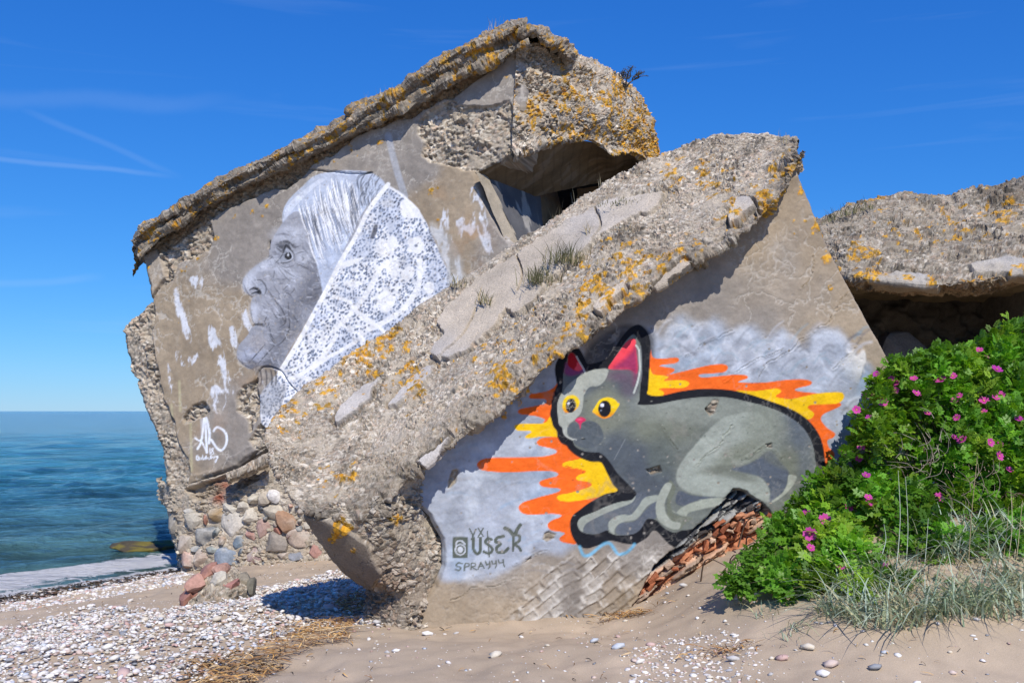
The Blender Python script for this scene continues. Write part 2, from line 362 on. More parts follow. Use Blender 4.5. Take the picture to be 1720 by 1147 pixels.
def wall(name, pl, poly, step, style, mat, parent, margin=6.0, depth=0.8):
    """a wall face as a fine height field in its own plane, its rim turned back into the block"""
    p, u, v, n = pl; poly = np.array(poly, float); W = hit(pl, poly[:, 0], poly[:, 1]) - p; a, b = W @ u, W @ v
    xs = np.arange(a.min() - 0.06, a.max() + 0.06, step); ys = np.arange(b.min() - 0.06, b.max() + 0.06, step)
    A, B = np.meshgrid(xs, ys); V = p + A.ravel()[:, None] * u + B.ravel()[:, None] * v
    X, Y = project(V); d = sdf(X, Y, poly)
    wob = (fbm(V, 0.12, 3, 5) - 0.5) * 10; d2 = d + wob * 0.6
    keep = d2 < margin; F = grid_faces(len(xs), len(ys)); F = F[keep[F].all(1)]
    used = np.zeros(len(V), bool); used[F.ravel()] = True; idx = np.cumsum(used) - 1; F = idx[F]; V = V[used]; X, Y, d2 = X[used], Y[used], d2[used]
    h, c = style(V, X, Y, d2)
    h = h - sst(0, margin, d2) * depth - 0.05 * sst(-7, 0, d2)
    N = np.tile(n, (len(V), 1))
    return mobj(name, V + N * h[:, None], F, mat, parent, c)
def prism(name, pl, poly, d0, d1, mat, parent, shift=(0, 0, 0)):
    p, u, v, n = pl; poly = np.array(poly, float); A = hit(pl, poly[:, 0], poly[:, 1]); k = len(A)
    V = np.concatenate([A - n * d0, A - n * d1 + np.array(shift)]); F = [tuple(range(k)), tuple(range(2 * k - 1, k - 1, -1))] + [(i, i + k, (i + 1) % k + k, (i + 1) % k) for i in range(k)]
    return mobj(name, V, F, mat, parent, smooth=False)

# ================================================================ block B: the tilted slab with the cat
PB = plane_from(at(900, 1022, 8.0), 8)
ruinB = thing('bunker_ruin', (0.8, 8.3, 0), 'nearer tilted concrete bunker block with the cat mural, in the middle of the beach', 'ruin')
Z1, Z2, Z3, Z4, ZL, Zb, Z7 = (900, 530, 8.19), (900, 650, 8.19), (940, 780, 7.167), (1110, 640, 5.212), (780, 620, 6.37), (740, 780, 6.37), (1060, 560, 4.095)
KP = 0.80                                   # paint: photographed tone to base colour
def tone(c): return lin(c) * KP
def paint_cat(p, V):
    X, Y = p.X, p.Y
    ORANGE, YEL, BLK = tone((255, 112, 30)), tone((255, 205, 12)), tone((20, 23, 32))
    SL, MID, PALE = tone((92, 101, 110)), tone((118, 124, 118)), tone((166, 173, 163))
    wv = 0.9 + 0.2 * fbm(V, 0.25, 3, 300)
    # clouds of white and blue spray
    n1 = fbm(V, 0.22, 4, 310); n2 = fbm(V, 0.5, 3, 314); sw = 0.82 + 0.36 * fbm(V * np.array([1, 1, 3.5]), 0.22, 4, 318)
    cl = lin((178, 186, 200))[None] * KP * sw[:, None]
    cl = cl * (1 - sst(0.5, 0.75, n2)[:, None] * np.array([[0.26, 0.12, 0.0]]))
    cl = cl * (1 - 0.22 * sst(0.52, 0.7, n1)[:, None]) + 0.10 * sst(0.55, 0.72, fbm(V, 0.16, 4, 330))[:, None] * np.array([[0.9, 1, 1.05]])
    left = [(640, 800), (700, 770), (760, 700), (850, 655), (960, 560), (1000, 700), (1000, 860), (955, 925), (900, 932), (850, 955), (800, 972), (752, 975), (735, 950), (700, 880)]
    right = [(1070, 640), (1085, 560), (1110, 565), (1140, 535), (1178, 545), (1200, 532), (1228, 552), (1262, 548), (1290, 572), (1315, 556), (1345, 580), (1375, 548), (1412, 556), (1432, 600), (1462, 625), (1470, 720), (1430, 760), (1380, 800), (1200, 800)]
    for poly, soft in ((left, 9), (right, 13)):
        m = p.mask(poly, soft, True, (n1 - 0.5) * 26); p.c[:] = p.c * (1 - m[:, None]) + cl * m[:, None]
    # dark spray above the ears
    p.fill([(985, 590), (1010, 565), (1050, 545), (1090, 555), (1100, 580), (1080, 640), (985, 620)], tone((62, 62, 66)), 6, 0.8)
    r2 = np.random.default_rng(5)
    for (x, y, r) in [(1140, 572, 24), (1182, 566, 22), (1126, 598, 16), (1240, 580, 24), (1216, 600, 20), (1290, 598, 20), (1320, 585, 22), (1395, 592, 32), (1360, 620, 24), (1415, 640, 26), (1270, 625, 20), (1440, 690, 20), (1180, 610, 20), (1160, 585, 14), (1255, 600, 16), (1340, 605, 18), (1020, 580, 16), (1046, 566, 12)]:
        p.ell((x, y), (r, r * 1.15), tone((205, 210, 220)) if x > 1080 else tone((95, 96, 102)), 8, 0.45); p.ell((x + r * .25, y + r * .3), (r * .72, r * .8), tone((150, 156, 168)) if x > 1080 else tone((48, 48, 52)), 6, 0.6)
        aa = np.linspace(r2.uniform(-3.4, -2.6), r2.uniform(-0.5, 0.4), 9); p.stroke([(x + r * math.cos(t), y + r * 1.1 * math.sin(t)) for t in aa], 3, tone((228, 232, 240)) if x > 1080 else tone((120, 122, 128)), 3.2, 0.38)
    for i in range(60):                       # swept brush marks
        x, y = r2.uniform(700, 960), r2.uniform(760, 960); L = r2.uniform(12, 40); d = r2.uniform(-0.5, 0.15)
        p.stroke([(x, y), (x + L * .5, y + L * d * .5 - 3), (x + L, y + L * d)], r2.uniform(2, 5), [tone((205, 214, 230)), tone((150, 178, 205)), tone((130, 132, 140)), tone((170, 172, 178))][r2.integers(4)], 2.5, 0.35)
    for i in range(150):
        x, y = r2.uniform(1100, 1455), r2.uniform(560, 700); L = r2.uniform(10, 28); d = r2.uniform(-1.2, 0.6)
        p.stroke([(x, y), (x + L * .5, y + L * d * .5 - 4), (x + L, y + L * d)], r2.uniform(2, 5), [tone((215, 220, 232)), tone((140, 170, 186)), tone((105, 108, 118)), tone((150, 150, 158))][r2.integers(4)], 2.5, 0.38)
    # flames
    p.fill(Z(ZL, [(1010, 140), (985, 160), (950, 200), (880, 235), (780, 255), (705, 268), (700, 310), (790, 318), (860, 320), (880, 345), (860, 370), (790, 385), (720, 400), (640, 415), (590, 430), (570, 455), (600, 480), (680, 490), (760, 500), (840, 525), (862, 545), (850, 575), (1000, 600), (1060, 400)]), ORANGE, 0.8, mod=wv)
    p.fill(Z(ZL, [(912, 512), (880, 560), (820, 580), (700, 583), (590, 585), (540, 600), (540, 630), (570, 655), (640, 660), (700, 660), (715, 675), (670, 700), (650, 725), (670, 738), (740, 735), (820, 720), (900, 720), (1040, 730), (1060, 600), (960, 520)]), YEL, 0.8, mod=wv)
    big = Z(ZL, [(1040, 735), (900, 725), (830, 735), (790, 760), (775, 785), (800, 815), (880, 835), (960, 855), (990, 880), (960, 905), (860, 930), (700, 940), (500, 943), (300, 945), (200, 960), (145, 995), (135, 1030), (170, 1070), (260, 1090), (400, 1100), (560, 1098), (750, 1090), (930, 1090)]) + \
        Z(Zb, [(1255, 95), (1240, 125), (1160, 145), (1080, 170), (1055, 195), (1080, 230), (1150, 245), (1240, 250), (1280, 265), (1260, 290), (1180, 315), (1080, 340), (980, 370), (890, 400), (840, 440), (840, 480), (880, 520), (960, 535), (1080, 530), (1200, 525), (1290, 540), (1270, 565), (1200, 590), (1150, 630), (1150, 670), (1190, 705), (1270, 715), (1330, 735), (1300, 760), (1270, 790), (1290, 820), (1350, 838), (1460, 840), (1500, 700)]) + [(1020, 850), (1020, 790), (975, 750)]
    p.fill(big, ORANGE, 0.8, mod=wv)
    p.fill(Z(ZL, [(1240, 955), (1180, 970), (1100, 985), (1050, 1010), (1060, 1040), (1130, 1055), (1230, 1065), (1292, 1085)]) + Z(Zb, [(1340, 10), (1360, 30), (1480, 40), (1550, 65), (1540, 90), (1480, 110), (1450, 145), (1480, 170), (1560, 180), (1615, 205), (1600, 235), (1500, 270), (1380, 305), (1270, 325), (1245, 355), (1280, 385), (1370, 395), (1480, 385), (1600, 365), (1740, 335)]) + [(1045, 825), (1030, 790), (1010, 765), (985, 765)], YEL, 0.8, mod=wv)
    p.fill(Z(Z7, [(128, 110), (150, 165), (230, 172), (310, 165), (330, 185), (300, 205), (220, 215), (200, 225), (290, 240), (295, 260), (270, 280), (360, 260), (460, 235), (560, 215), (640, 213), (665, 235), (640, 265), (560, 275), (480, 280), (465, 292), (500, 302), (620, 292), (720, 283), (790, 288), (800, 308), (750, 325), (740, 335), (830, 340), (940, 335), (1060, 320), (1180, 315), (1240, 330), (1230, 355), (1150, 375), (1130, 388), (1170, 400), (1280, 410), (1330, 415), (1440, 480), (1420, 510), (1340, 545), (1310, 570), (1310, 600), (1350, 650), (1400, 685), (1390, 715), (1350, 735), (1360, 780), (1390, 810), (1400, 840), (1370, 900), (1350, 960), (1250, 960), (1200, 700), (900, 490), (500, 420), (110, 440)]), ORANGE, 0.8, mod=wv)
    p.fill(Z(Z7, [(125, 240), (150, 280), (240, 292), (255, 305), (225, 325), (330, 320), (390, 330), (395, 355), (350, 375), (240, 375), (190, 382), (215, 395), (225, 415), (200, 440), (110, 440)]), YEL, 0.8, mod=wv)
    p.fill(Z(Z7, [(720, 398), (860, 395), (980, 380), (1025, 385), (1030, 405), (1000, 425), (1010, 440), (1100, 450), (1200, 430), (1300, 410), (1420, 402), (1460, 415), (1460, 450), (1420, 480), (1330, 487), (1240, 490), (1215, 510), (1250, 540), (1255, 565), (1215, 590), (1100, 560), (900, 470)]), YEL, 0.8, mod=wv)
    # the broad black outline
    outer = Z(Z1, [(235, 1147), (262, 1030), (290, 960), (280, 880), (262, 760), (275, 660), (330, 560), (400, 470), (470, 420), (540, 410), (610, 470), (670, 580), (710, 660), (800, 655), (900, 625), (985, 580), (1060, 480), (1160, 330), (1250, 215), (1330, 150), (1420, 125), (1500, 180), (1555, 270), (1580, 400), (1572, 560), (1560, 760), (1545, 1000), (1540, 1080), (1700, 1105)]) + \
        Z(Z7, [(330, 400), (450, 383), (560, 380), (700, 392), (820, 420), (950, 462), (1080, 510), (1180, 565), (1250, 630), (1300, 710), (1325, 800), (1335, 920), (1330, 1000)]) + [(1378, 835), (1340, 866), (1290, 880), (1240, 892), (1190, 905), (1150, 925)] + \
        Z(Z3, [(1345, 975), (1280, 920), (1180, 810), (1120, 800), (1050, 880), (970, 930), (900, 960), (780, 950), (700, 930), (600, 915), (520, 950), (420, 985), (330, 1010), (240, 985), (190, 930), (140, 830), (125, 700), (160, 610), (240, 545), (340, 470), (460, 400), (560, 350), (695, 315), (640, 240), (600, 160), (560, 80)]) + \
        Z(Z2, [(922, 1065), (880, 1030), (760, 1025), (640, 985), (540, 930), (460, 860), (420, 805), (350, 770), (300, 690), (285, 600), (240, 540), (215, 450), (195, 370), (210, 290), (220, 180), (240, 100), (255, 50)])
    p.fill(outer, BLK, 0.9)
    body = Z(Z2, [(350, 90), (318, 160), (300, 220), (295, 290), (305, 390), (320, 510), (365, 560), (380, 640), (440, 700), (500, 730), (530, 800), (590, 850), (680, 885), (780, 895), (870, 900), (950, 950), (1010, 1020), (1060, 1090)]) + \
        Z(Z3, [(640, 20), (700, 110), (780, 190), (850, 260), (920, 340), (900, 390), (860, 425), (760, 440), (660, 465), (540, 510), (430, 560), (330, 600), (250, 640), (215, 700), (230, 770), (290, 820), (380, 840), (470, 830), (570, 790), (600, 820), (680, 850), (790, 850), (900, 830), (970, 780), (1020, 700), (1060, 650), (1160, 670), (1230, 740), (1300, 790), (1380, 820), (1430, 805), (1500, 790)]) + [(1190, 885), (1240, 876), (1290, 868), (1330, 856), (1352, 846), (1370, 815)] + \
        Z(Z4, [(1362, 800), (1355, 700), (1330, 560), (1270, 440), (1180, 350), (1050, 270), (900, 215), (760, 180), (600, 145), (430, 135), (250, 150), (100, 175), (0, 195)]) + Z(Z2, [(1560, 245), (1405, 238), (1425, 180)]) + \
        Z(Z1, [(1432, 1050), (1440, 950), (1455, 750), (1450, 550), (1440, 400), (1400, 330), (1370, 270), (1330, 260), (1270, 310), (1200, 400), (1110, 540), (1030, 660), (985, 735), (880, 733), (780, 745), (690, 780), (660, 730), (620, 640), (560, 560), (500, 505), (450, 520), (430, 600), (400, 700), (375, 820), (370, 950), (362, 1030)])
    keepX = p.c.copy(); bm = p.mask(body, 0.9)
    # body and its shading colours (painted tones of the mural itself)
    p.fill(body, MID, 0.9, mod=0.94 + 0.12 * fbm(V, 0.12, 3, 340))
    def soft(c, r, colr, a, s=14, rot=0.0): p.ell(c, r, colr, s, a, rot)
    soft((1010, 680), (60, 55), tone((110, 116, 112)), 0.7)
    for c, r in (((985, 645), (24, 18)), ((1050, 660), (20, 50)), ((1045, 735), (30, 26)), ((965, 640), (18, 26))): soft(c, r, SL, 0.8, 12)
    soft((1020, 690), (38, 36), tone((134, 138, 122)), 0.75, 12)
    soft((1060, 770), (46, 40), tone((88, 96, 104)), 0.9); soft((1090, 800), (40, 46), tone((84, 92, 102)), 0.9); soft((1110, 720), (60, 26), tone((122, 127, 112)), 0.8)
    soft((1010, 765), (34, 22), tone((88, 97, 106)), 0.85, 10); soft((1110, 765), (24, 34), tone((102, 110, 106)), 0.8, 12)
    soft((1180, 690), (110, 22), tone((152, 158, 148)), 0.75, 12); soft((1110, 672), (50, 12), tone((160, 166, 158)), 0.6, 8)
    soft((1335, 720), (34, 40), tone((98, 108, 120)), 0.85, 14, 0.7); soft((1300, 705), (20, 44), tone((118, 124, 118)), 0.6, 12, -0.5)
    soft((1352, 780), (14, 52), tone((110, 118, 124)), 0.7, 10); soft((1320, 780), (20, 34), tone((124, 128, 112)), 0.8, 12)
    # haunch
    p.fill(Z(Z4, [(420, 425), (360, 490), (300, 560), (230, 640), (160, 745), (135, 830), (150, 900), (200, 950), (280, 985), (400, 1005), (520, 1015), (640, 1020), (860, 1045), (950, 1055), (958, 980), (930, 910), (880, 850), (790, 812), (700, 790), (600, 770), (700, 735), (830, 680), (940, 615), (985, 520), (990, 430), (940, 340), (860, 280), (760, 270), (600, 300), (500, 350)]), PALE, 2.2, 0.95)
    soft((1285, 720), (34, 40), tone((140, 146, 134)), 0.8, 14, -0.3); soft((1232, 765), (30, 14), tone((132, 137, 122)), 0.9, 9, -0.5)
    soft((1215, 788), (36, 9), tone((118, 122, 110)), 0.9, 6, -0.12); soft((1240, 797), (34, 9), tone((122, 127, 116)), 0.85, 6, 0.25); soft((1263, 760), (26, 20), tone((134, 139, 124)), 0.7, 10)
    p.fill(Z(Z4, [(620, 770), (740, 735), (850, 680), (950, 615), (1050, 720), (1115, 790), (1112, 880), (1080, 960), (980, 1050), (950, 1040), (955, 950), (890, 850), (780, 812)]), tone((92, 101, 114)), 2.5, 0.95)
    p.fill(Z(Z4, [(880, 640), (960, 612), (1060, 720), (1100, 780), (1000, 740), (930, 700)]), tone((116, 120, 112)), 4, 0.6)
    p.fill(Z(Z4, [(160, 960), (280, 1000), (500, 1020), (320, 1045), (200, 1090), (130, 1060)]), tone((90, 98, 110)), 1.5)
    p.fill(Z(Z4, [(1120, 820), (1190, 838), (1160, 910), (1080, 995), (1000, 1050), (970, 1050), (1060, 980), (1105, 900)]), tone((176, 182, 168)), 1.3)
    p.fill(Z(Z4, [(1195, 840), (1240, 850), (1200, 960), (1120, 1050), (1000, 1075), (1080, 1010), (1160, 920)]), tone((120, 126, 118)), 2.5, 0.9)
    # feet and curled tail
    p.fill([(1128, 856)] + Z(Z3, [(1395, 580), (1450, 530), (1560, 470), (1700, 430)]) + Z(Z4, [(330, 1040), (480, 1020), (600, 1030), (540, 1080), (400, 1110), (250, 1147)]) + [(1150, 868)], tone((168, 174, 160)), 1.2)
    slate = tone((98, 106, 118))
    p.fill(Z(Z3, [(260, 800), (300, 720), (400, 650), (560, 580), (720, 520), (860, 440), (930, 350), (1000, 330), (1060, 400), (960, 520), (860, 610), (660, 640), (600, 760), (560, 800), (440, 840)]), slate, 1.5, 0.8)
    p.fill(Z(Z3, [(215, 700), (250, 640), (330, 600), (420, 570), (540, 510), (660, 465), (760, 440), (850, 425), (912, 380), (885, 440), (810, 485), (680, 530), (540, 590), (400, 660), (320, 710), (285, 770), (278, 815), (235, 775)]), tone((165, 172, 162)), 0.9)
    p.fill(Z(Z3, [(700, 840), (680, 760), (740, 700), (900, 680), (1040, 540), (1170, 440), (1160, 640), (1060, 650), (1000, 760), (900, 830)]), slate, 1.3)
    p.fill(Z(Z3, [(585, 740), (600, 680), (660, 630), (760, 600), (850, 605), (900, 560), (960, 480), (1010, 410), (1080, 378), (1190, 370), (1180, 430), (1080, 480), (1020, 540), (960, 620), (900, 665), (800, 680), (710, 715), (660, 780), (660, 838), (610, 805)]), tone((165, 172, 162)), 0.9)
    p.fill(Z(Z3, [(1310, 215), (1390, 260), (1385, 340), (1345, 430), (1345, 520), (1390, 600), (1500, 620), (1600, 640), (1500, 720), (1440, 780), (1300, 720)]), tone((118, 124, 110)), 1.2)
    p.fill(Z(Z3, [(1158, 480), (1190, 370), (1240, 270), (1295, 215), (1350, 240), (1315, 340), (1270, 440), (1270, 540), (1300, 620), (1360, 680), (1450, 700), (1440, 770), (1360, 775), (1250, 725), (1185, 660), (1158, 570)]), tone((172, 178, 166)), 1.0)
    p.c[:] = keepX * (1 - bm[:, None]) + p.c * bm[:, None]
    # ears
    p.fill(Z(Z1, [(1330, 318), (1372, 340), (1372, 420), (1385, 520), (1402, 700), (1385, 800), (1300, 745), (1150, 742), (1000, 728), (1060, 620), (1160, 480), (1250, 360)]), tone((252, 74, 92)), 0.9)
    p.fill(Z(Z1, [(1375, 420), (1390, 540), (1405, 720), (1395, 850), (1340, 960), (1330, 800), (1250, 740), (1080, 735), (1090, 690), (1210, 600), (1320, 490)]), tone((150, 48, 98)), 6, 0.9)
    soft((1042, 632), (24, 9), tone((110, 88, 108)), 0.85, 8, 0.1); soft((1055, 650), (14, 16), tone((104, 88, 106)), 0.6, 8)
    p.stroke(Z(Z1, [(1378, 410), (1420, 480), (1428, 620), (1432, 740), (1405, 890), (1350, 1060)]), 3.0, tone((205, 212, 206)), 0.8)
    p.stroke(Z(Z1, [(1440, 420), (1450, 560), (1455, 740), (1440, 900)]), 1.8, tone((120, 126, 130)), 0.8)
    p.fill(Z(Z1, [(430, 640), (400, 720), (400, 800), (480, 830), (600, 800), (670, 760), (650, 730), (560, 740)]), tone((146, 60, 120)), 3, 0.9)
    p.fill(Z(Z1, [(450, 540), (500, 510), (560, 575), (615, 660), (640, 730), (580, 760), (500, 735), (440, 670)]), tone((176, 14, 36)), 0.9)
    p.fill(Z(Z1, [(570, 640), (620, 670), (640, 730), (590, 765), (530, 740), (560, 690)]), tone((246, 82, 100)), 0.9)
    p.stroke(Z(Z1, [(560, 560), (600, 640), (650, 720), (680, 790)]), 2.0, tone((215, 220, 220)), 0.7)
    # pale half of the face
    p.fill(Z(Z2, [(345, 100), (370, 95)]) + Z(Z1, [(400, 1010), (450, 950), (560, 860), (680, 790), (800, 745), (985, 735), (975, 840), (925, 920), (850, 970), (760, 975), (700, 1020), (672, 1080)]) + Z(Z2, [(655, 120), (650, 210), (640, 290), (610, 370), (560, 420), (530, 455), (460, 510), (428, 600), (450, 670), (510, 710), (560, 720), (510, 732), (440, 700), (380, 640), (365, 560), (320, 510), (305, 400), (295, 290), (302, 210)]), tone((176, 181, 172)), 0.9, mod=0.95 + 0.1 * fbm(V, 0.1, 3, 345))
    p.fill(Z(Z2, [(430, 600), (450, 530), (530, 480), (620, 500), (700, 466), (790, 470), (870, 520), (915, 600), (930, 700), (860, 790), (720, 840), (560, 800), (510, 710), (450, 670)]), tone((88, 97, 105)), 1.0, 0.92)
    p.stroke(Z(Z2, [(380, 590), (400, 650), (450, 695), (560, 722)]), 1.6, tone((200, 204, 198)), 0.7)
    # eyes and nose
    def eye(poly, pc, pr, hc, hr):
        m = p.mask(poly, 0.8); i = np.nonzero(m > 0)[0]; g = sst(pc[1] - 4, pc[1] + pr[1] * 1.25, Y[i])[:, None]
        cc = tone((252, 216, 20))[None] * (1 - g) + tone((250, 142, 20))[None] * g; p.c[i] = p.c[i] * (1 - m[i][:, None]) + cc * m[i][:, None]
        p.ell(pc, pr, tone((18, 20, 32)), 0.6, 1, 0.08); p.ell(hc, (hr, hr), tone((235, 240, 255)), 0.6)
    eye(Z(Z2, [(780, 335), (820, 260), (880, 175), (970, 140), (1060, 155), (1130, 210), (1150, 240), (1110, 310), (1050, 390), (980, 425), (920, 430), (860, 400), (810, 365)]), Z(Z2, [(947, 298)])[0], (10.6, 14), Z(Z2, [(913, 248)])[0], 3.2)
    eye(Z(Z2, [(365, 260), (380, 180), (430, 125), (500, 108), (560, 130), (600, 190), (590, 260), (550, 310), (480, 350), (410, 350), (375, 310)]), Z(Z2, [(480, 255)])[0], (8.4, 12), Z(Z2, [(453, 225)])[0], 2.4)
    for i in range(34):
        a, r = r2.uniform(0, 6.28), math.sqrt(r2.uniform(0, 1)); p.ell((961 + 11 * r * math.cos(a), 680 + 11 * r * math.sin(a)), (1.1, 0.9), tone((170, 165, 150)), 0.6, 0.75)
    p.ell(Z(Z2, [(897, 320)])[0], (1.2, 1.5), tone((130, 140, 160)), 0.6)
    p.fill(Z(Z2, [(540, 455), (590, 415), (650, 418), (690, 455), (645, 482), (625, 510), (615, 575), (597, 520), (580, 492)]), tone((214, 36, 92)), 0.8)
    p.ell(Z(Z2, [(605, 445)])[0], (5, 2), tone((240, 90, 130)), 1.5, 0.8)
    p.ell(Z(Z2, [(655, 712)])[0], (3.5, 1.2), tone((20, 20, 22)), 0.7)
    p.stroke(Z(Z2, [(1075, 1000), (1230, 715)]), 1.0, tone((150, 156, 160)), 0.7, 0.7)
    for i in range(120):                     # chips in the paint
        x, y = r2.uniform(960, 1360), r2.uniform(640, 900); k = r2.random()
        p.ell((x, y), (r2.uniform(0.7, 1.8), r2.uniform(0.5, 1.2)), tone((40, 42, 44)) if k < .5 else tone((190, 190, 180)), 0.7, 0.5 * (bool(abs(x - 1160) < 220)))
    # light blue line below the paws
    p.stroke(Z(Z3, [(240, 990), (290, 1090), (370, 1080), (480, 990), (560, 945), (620, 960), (700, 1070), (800, 1060), (860, 1010), (900, 960)]), 5, tone((110, 190, 230)), 2.2, 0.8)
    # the writer's tag
    INK = tone((92, 100, 92))
    q = lambda pts: Z(Zb, pts); s = 1 / 6.37
    rr = q([(150, 772), (275, 772), (294, 795), (290, 975), (268, 998), (150, 998), (130, 975), (132, 795)]); p.fill(rr, INK, 0.7)
    W = tone((205, 212, 222)); p.ell(q([(212, 908)])[0], (60 * s, 62 * s), W, 0.5); p.ell(q([(212, 908)])[0], (47 * s, 50 * s), INK, 0.5); p.ell(q([(212, 908)])[0], (30 * s, 32 * s), W, 0.5)
    p.stroke(q([(165, 850), (180, 820), (225, 815), (262, 850)]), 2.4, W, 0.6); p.stroke(q([(165, 900), (170, 850)]), 1.6, W, 0.6)
    p.stroke(q([(350, 800), (352, 900), (385, 950), (422, 925), (425, 785)]), 5.2, INK, 0.6)
    for a, b in (((310, 685), (362, 790)), ((378, 690), (330, 800)), ((402, 680), (455, 765)), ((456, 680), (400, 775))): p.stroke(q([a, b]), 2.4, INK, 0.6)
    p.stroke(q([(545, 800), (505, 790), (478, 830), (530, 870), (555, 910), (520, 950), (462, 930)]), 4.6, INK, 0.6); p.stroke(q([(500, 712), (512, 850), (520, 985)]), 2.2, INK, 0.6)
    p.stroke(q([(672, 765), (610, 780), (585, 820), (640, 848), (600, 885), (612, 935), (680, 935), (722, 895)]), 5.2, INK, 0.6)
    p.stroke(q([(780, 745), (775, 915)]), 4.4, INK, 0.6); p.stroke(q([(790, 745), (845, 765), (840, 815), (795, 850), (835, 880), (858, 918)]), 4.8, INK, 0.6)
    p.stroke(q([(772, 745), (735, 700), (690, 680)]), 6.6, INK, 0.6); p.stroke(q([(800, 745), (820, 690), (852, 645)]), 6.0, INK, 0.6)
    for st in ([(235, 1060), (190, 1050), (165, 1080), (215, 1100), (200, 1130), (160, 1120)], [(255, 1135), (262, 1060), (300, 1060), (300, 1085), (262, 1095)], [(325, 1120), (330, 1055), (372, 1060), (365, 1085), (332, 1092), (385, 1125)],
               [(400, 1118), (430, 1045), (465, 1105)], [(412, 1088), (452, 1080)], [(482, 1035), (490, 1070), (525, 1060)], [(525, 1035), (528, 1090), (510, 1110)], [(548, 1030), (556, 1062), (590, 1055)], [(592, 1025), (598, 1080), (585, 1100)], [(618, 1020), (628, 1052), (662, 1045)], [(668, 1012), (676, 1070), (684, 1090)]):
        p.stroke(q(st), 2.3, INK, 0.6, smooth=len(st) > 3)
BRICKY = [(1060, 1025), (1075, 995), (1095, 955), (1130, 925), (1165, 890), (1195, 865), (1215, 838), (1232, 820), (1255, 826), (1285, 850), (1300, 866), (1345, 862), (1400, 860), (1420, 980), (1250, 1010), (1100, 1050)]
def style_cat(V, X, Y, d):
    n = len(V); wob = (fbm(V, 0.10, 3, 400) - 0.5) * 16
    h, c, cm = plaster(V, (0.295, 0.236, 0.168), 3, 0.36)
    ha, ca, f1 = aggregate(V, 0.95, 31)
    # whitewashed brickwork pattern at the foot
    foot = pmask(X, Y, [(840, 1060), (880, 990), (940, 940), (1000, 925), (1060, 925), (1110, 930), (1100, 970), (1075, 1040)], 10, wob)
    a = math.radians(38); U = X * math.cos(a) - Y * math.sin(a); Wv = X * math.sin(a) + Y * math.cos(a)
    U = U + 16 * (fbm(V, 0.3, 2, 410) - .5); Wv = Wv + 14 * (fbm(V, 0.3, 2, 412) - .5)
    rowi = np.floor(Wv / 17.0); mu = np.abs(((U + 19 * (rowi % 2)) / 38.0) % 1 - 0.5) * 38; mv = np.abs((Wv / 17.0) % 1 - 0.5) * 17
    jw = 3 * (fbm(V, .09, 3, 417) - .5); joint = np.maximum(sst(14.0, 18.0, mu + jw), sst(4.5, 8.0, mv + jw)); bid = _h(np.floor((U + 19 * (rowi % 2)) / 38.0).astype(int) + 500, rowi.astype(int) + 500, rowi.astype(int) * 0, 5)
    white = sst(0.44, 0.62, fbm(V, 0.16, 4, 414, .6) * .75 + .25 * fbm(V, .03, 2, 418)) * (0.55 + 0.45 * joint) * sst(.25, .5, bid + .4 * fbm(V, .1, 2, 419))
    h = h + foot * (0.013 * joint * sst(0.35, 0.6, fbm(V, 0.2, 2, 415)) + 0.010 * (bid - 0.5) + 0.012 * (fbm(V, 0.05, 3, 416) - .5))
    c = c * (1 - foot[:, None] * 0.25 * (bid[:, None] - 0.2)) ; c = c * (1 - (foot * white * .85)[:, None]) + np.array([[.56, .53, .48]]) * (foot * white * .85)[:, None]
    bare_c = c.copy(); pt = Paint(X, Y, c); paint_cat(pt, V); c = pt.c
    w1_, w2_, wi_ = worley(V, .028, 460); fl = (wi_ < .018) * (1 - sst(.25, .5, w1_)) + (1 - sst(0.0, .06, np.abs(fbm(V, .30, 5, 462, .6) - .5))) * sst(.60, .68, fbm(V, .35, 4, 464, .6)) * .25
    fl = np.clip(fl, 0, 1)[:, None]; c = c * (1 - fl) + (bare_c * .75 + .06) * fl; h = h - .004 * fl[:, 0]
    c = c * (.84 + .32 * fbm(V, .05, 4, 466, .65))[:, None]; h = h + .010 * (fbm(V, .055, 4, 467, .6) - .5)
    # efflorescence along cracks: whitish veins on bare plaster, faint ridges on paint
    bare = 1 - pmask(X, Y, [(690, 800), (900, 600), (1060, 560), (1440, 560), (1470, 760), (1340, 880), (1000, 930), (740, 970)], 20)
    v = (cm * (0.10 + 0.26 * bare) * (1 - .7 * sst(940, 980, Y)))[:, None]; c = c * (1 - v) + np.array([[.56, .53, .48]]) * v; h = h + 0.005 * cm * (1 - bare)
    whit = sst(0.58, 0.66, fbm(V * np.array([1, 1, .55]), 0.22, 4, 420)) * pmask(X, Y, [(1370, 520), (1440, 500), (1520, 640), (1520, 800), (1440, 760), (1445, 640), (1400, 590)], 18, wob)
    c = c * (1 - whit[:, None] * .8) + np.array([[.66, .64, .60]]) * whit[:, None] * .8
    h = h + whit * 0.012
    # dark fissures
    for pts in ([(1375, 548), (1395, 540), (1412, 500), (1430, 488)], [(1375, 548), (1340, 575), (1300, 605), (1270, 640)], [(1345, 485), (1365, 455), (1366, 430)], [(1150, 600), (1190, 570), (1230, 555)],
                Z(Zb, [(800, 1085), (900, 1040), (960, 1000), (1020, 960), (1130, 905)]), [(760, 1010), (790, 990), (830, 985), (870, 975)], Z(Z4, [(20, 400), (80, 510), (150, 600)]), Z(Z4, [(720, 700), (850, 590), (940, 570), (1040, 650)]), Z(Z4, [(300, 740), (500, 560), (640, 400)]), Z(Z7, [(640, 330), (760, 240), (1050, 100)]), Z(Z7, [(1380, 240), (1500, 130), (1560, 20)])):
        i = np.nonzero((X > min(q[0] for q in pts) - 8) & (X < max(q[0] for q in pts) + 8) & (Y > min(q[1] for q in pts) - 8) & (Y < max(q[1] for q in pts) + 8))[0]
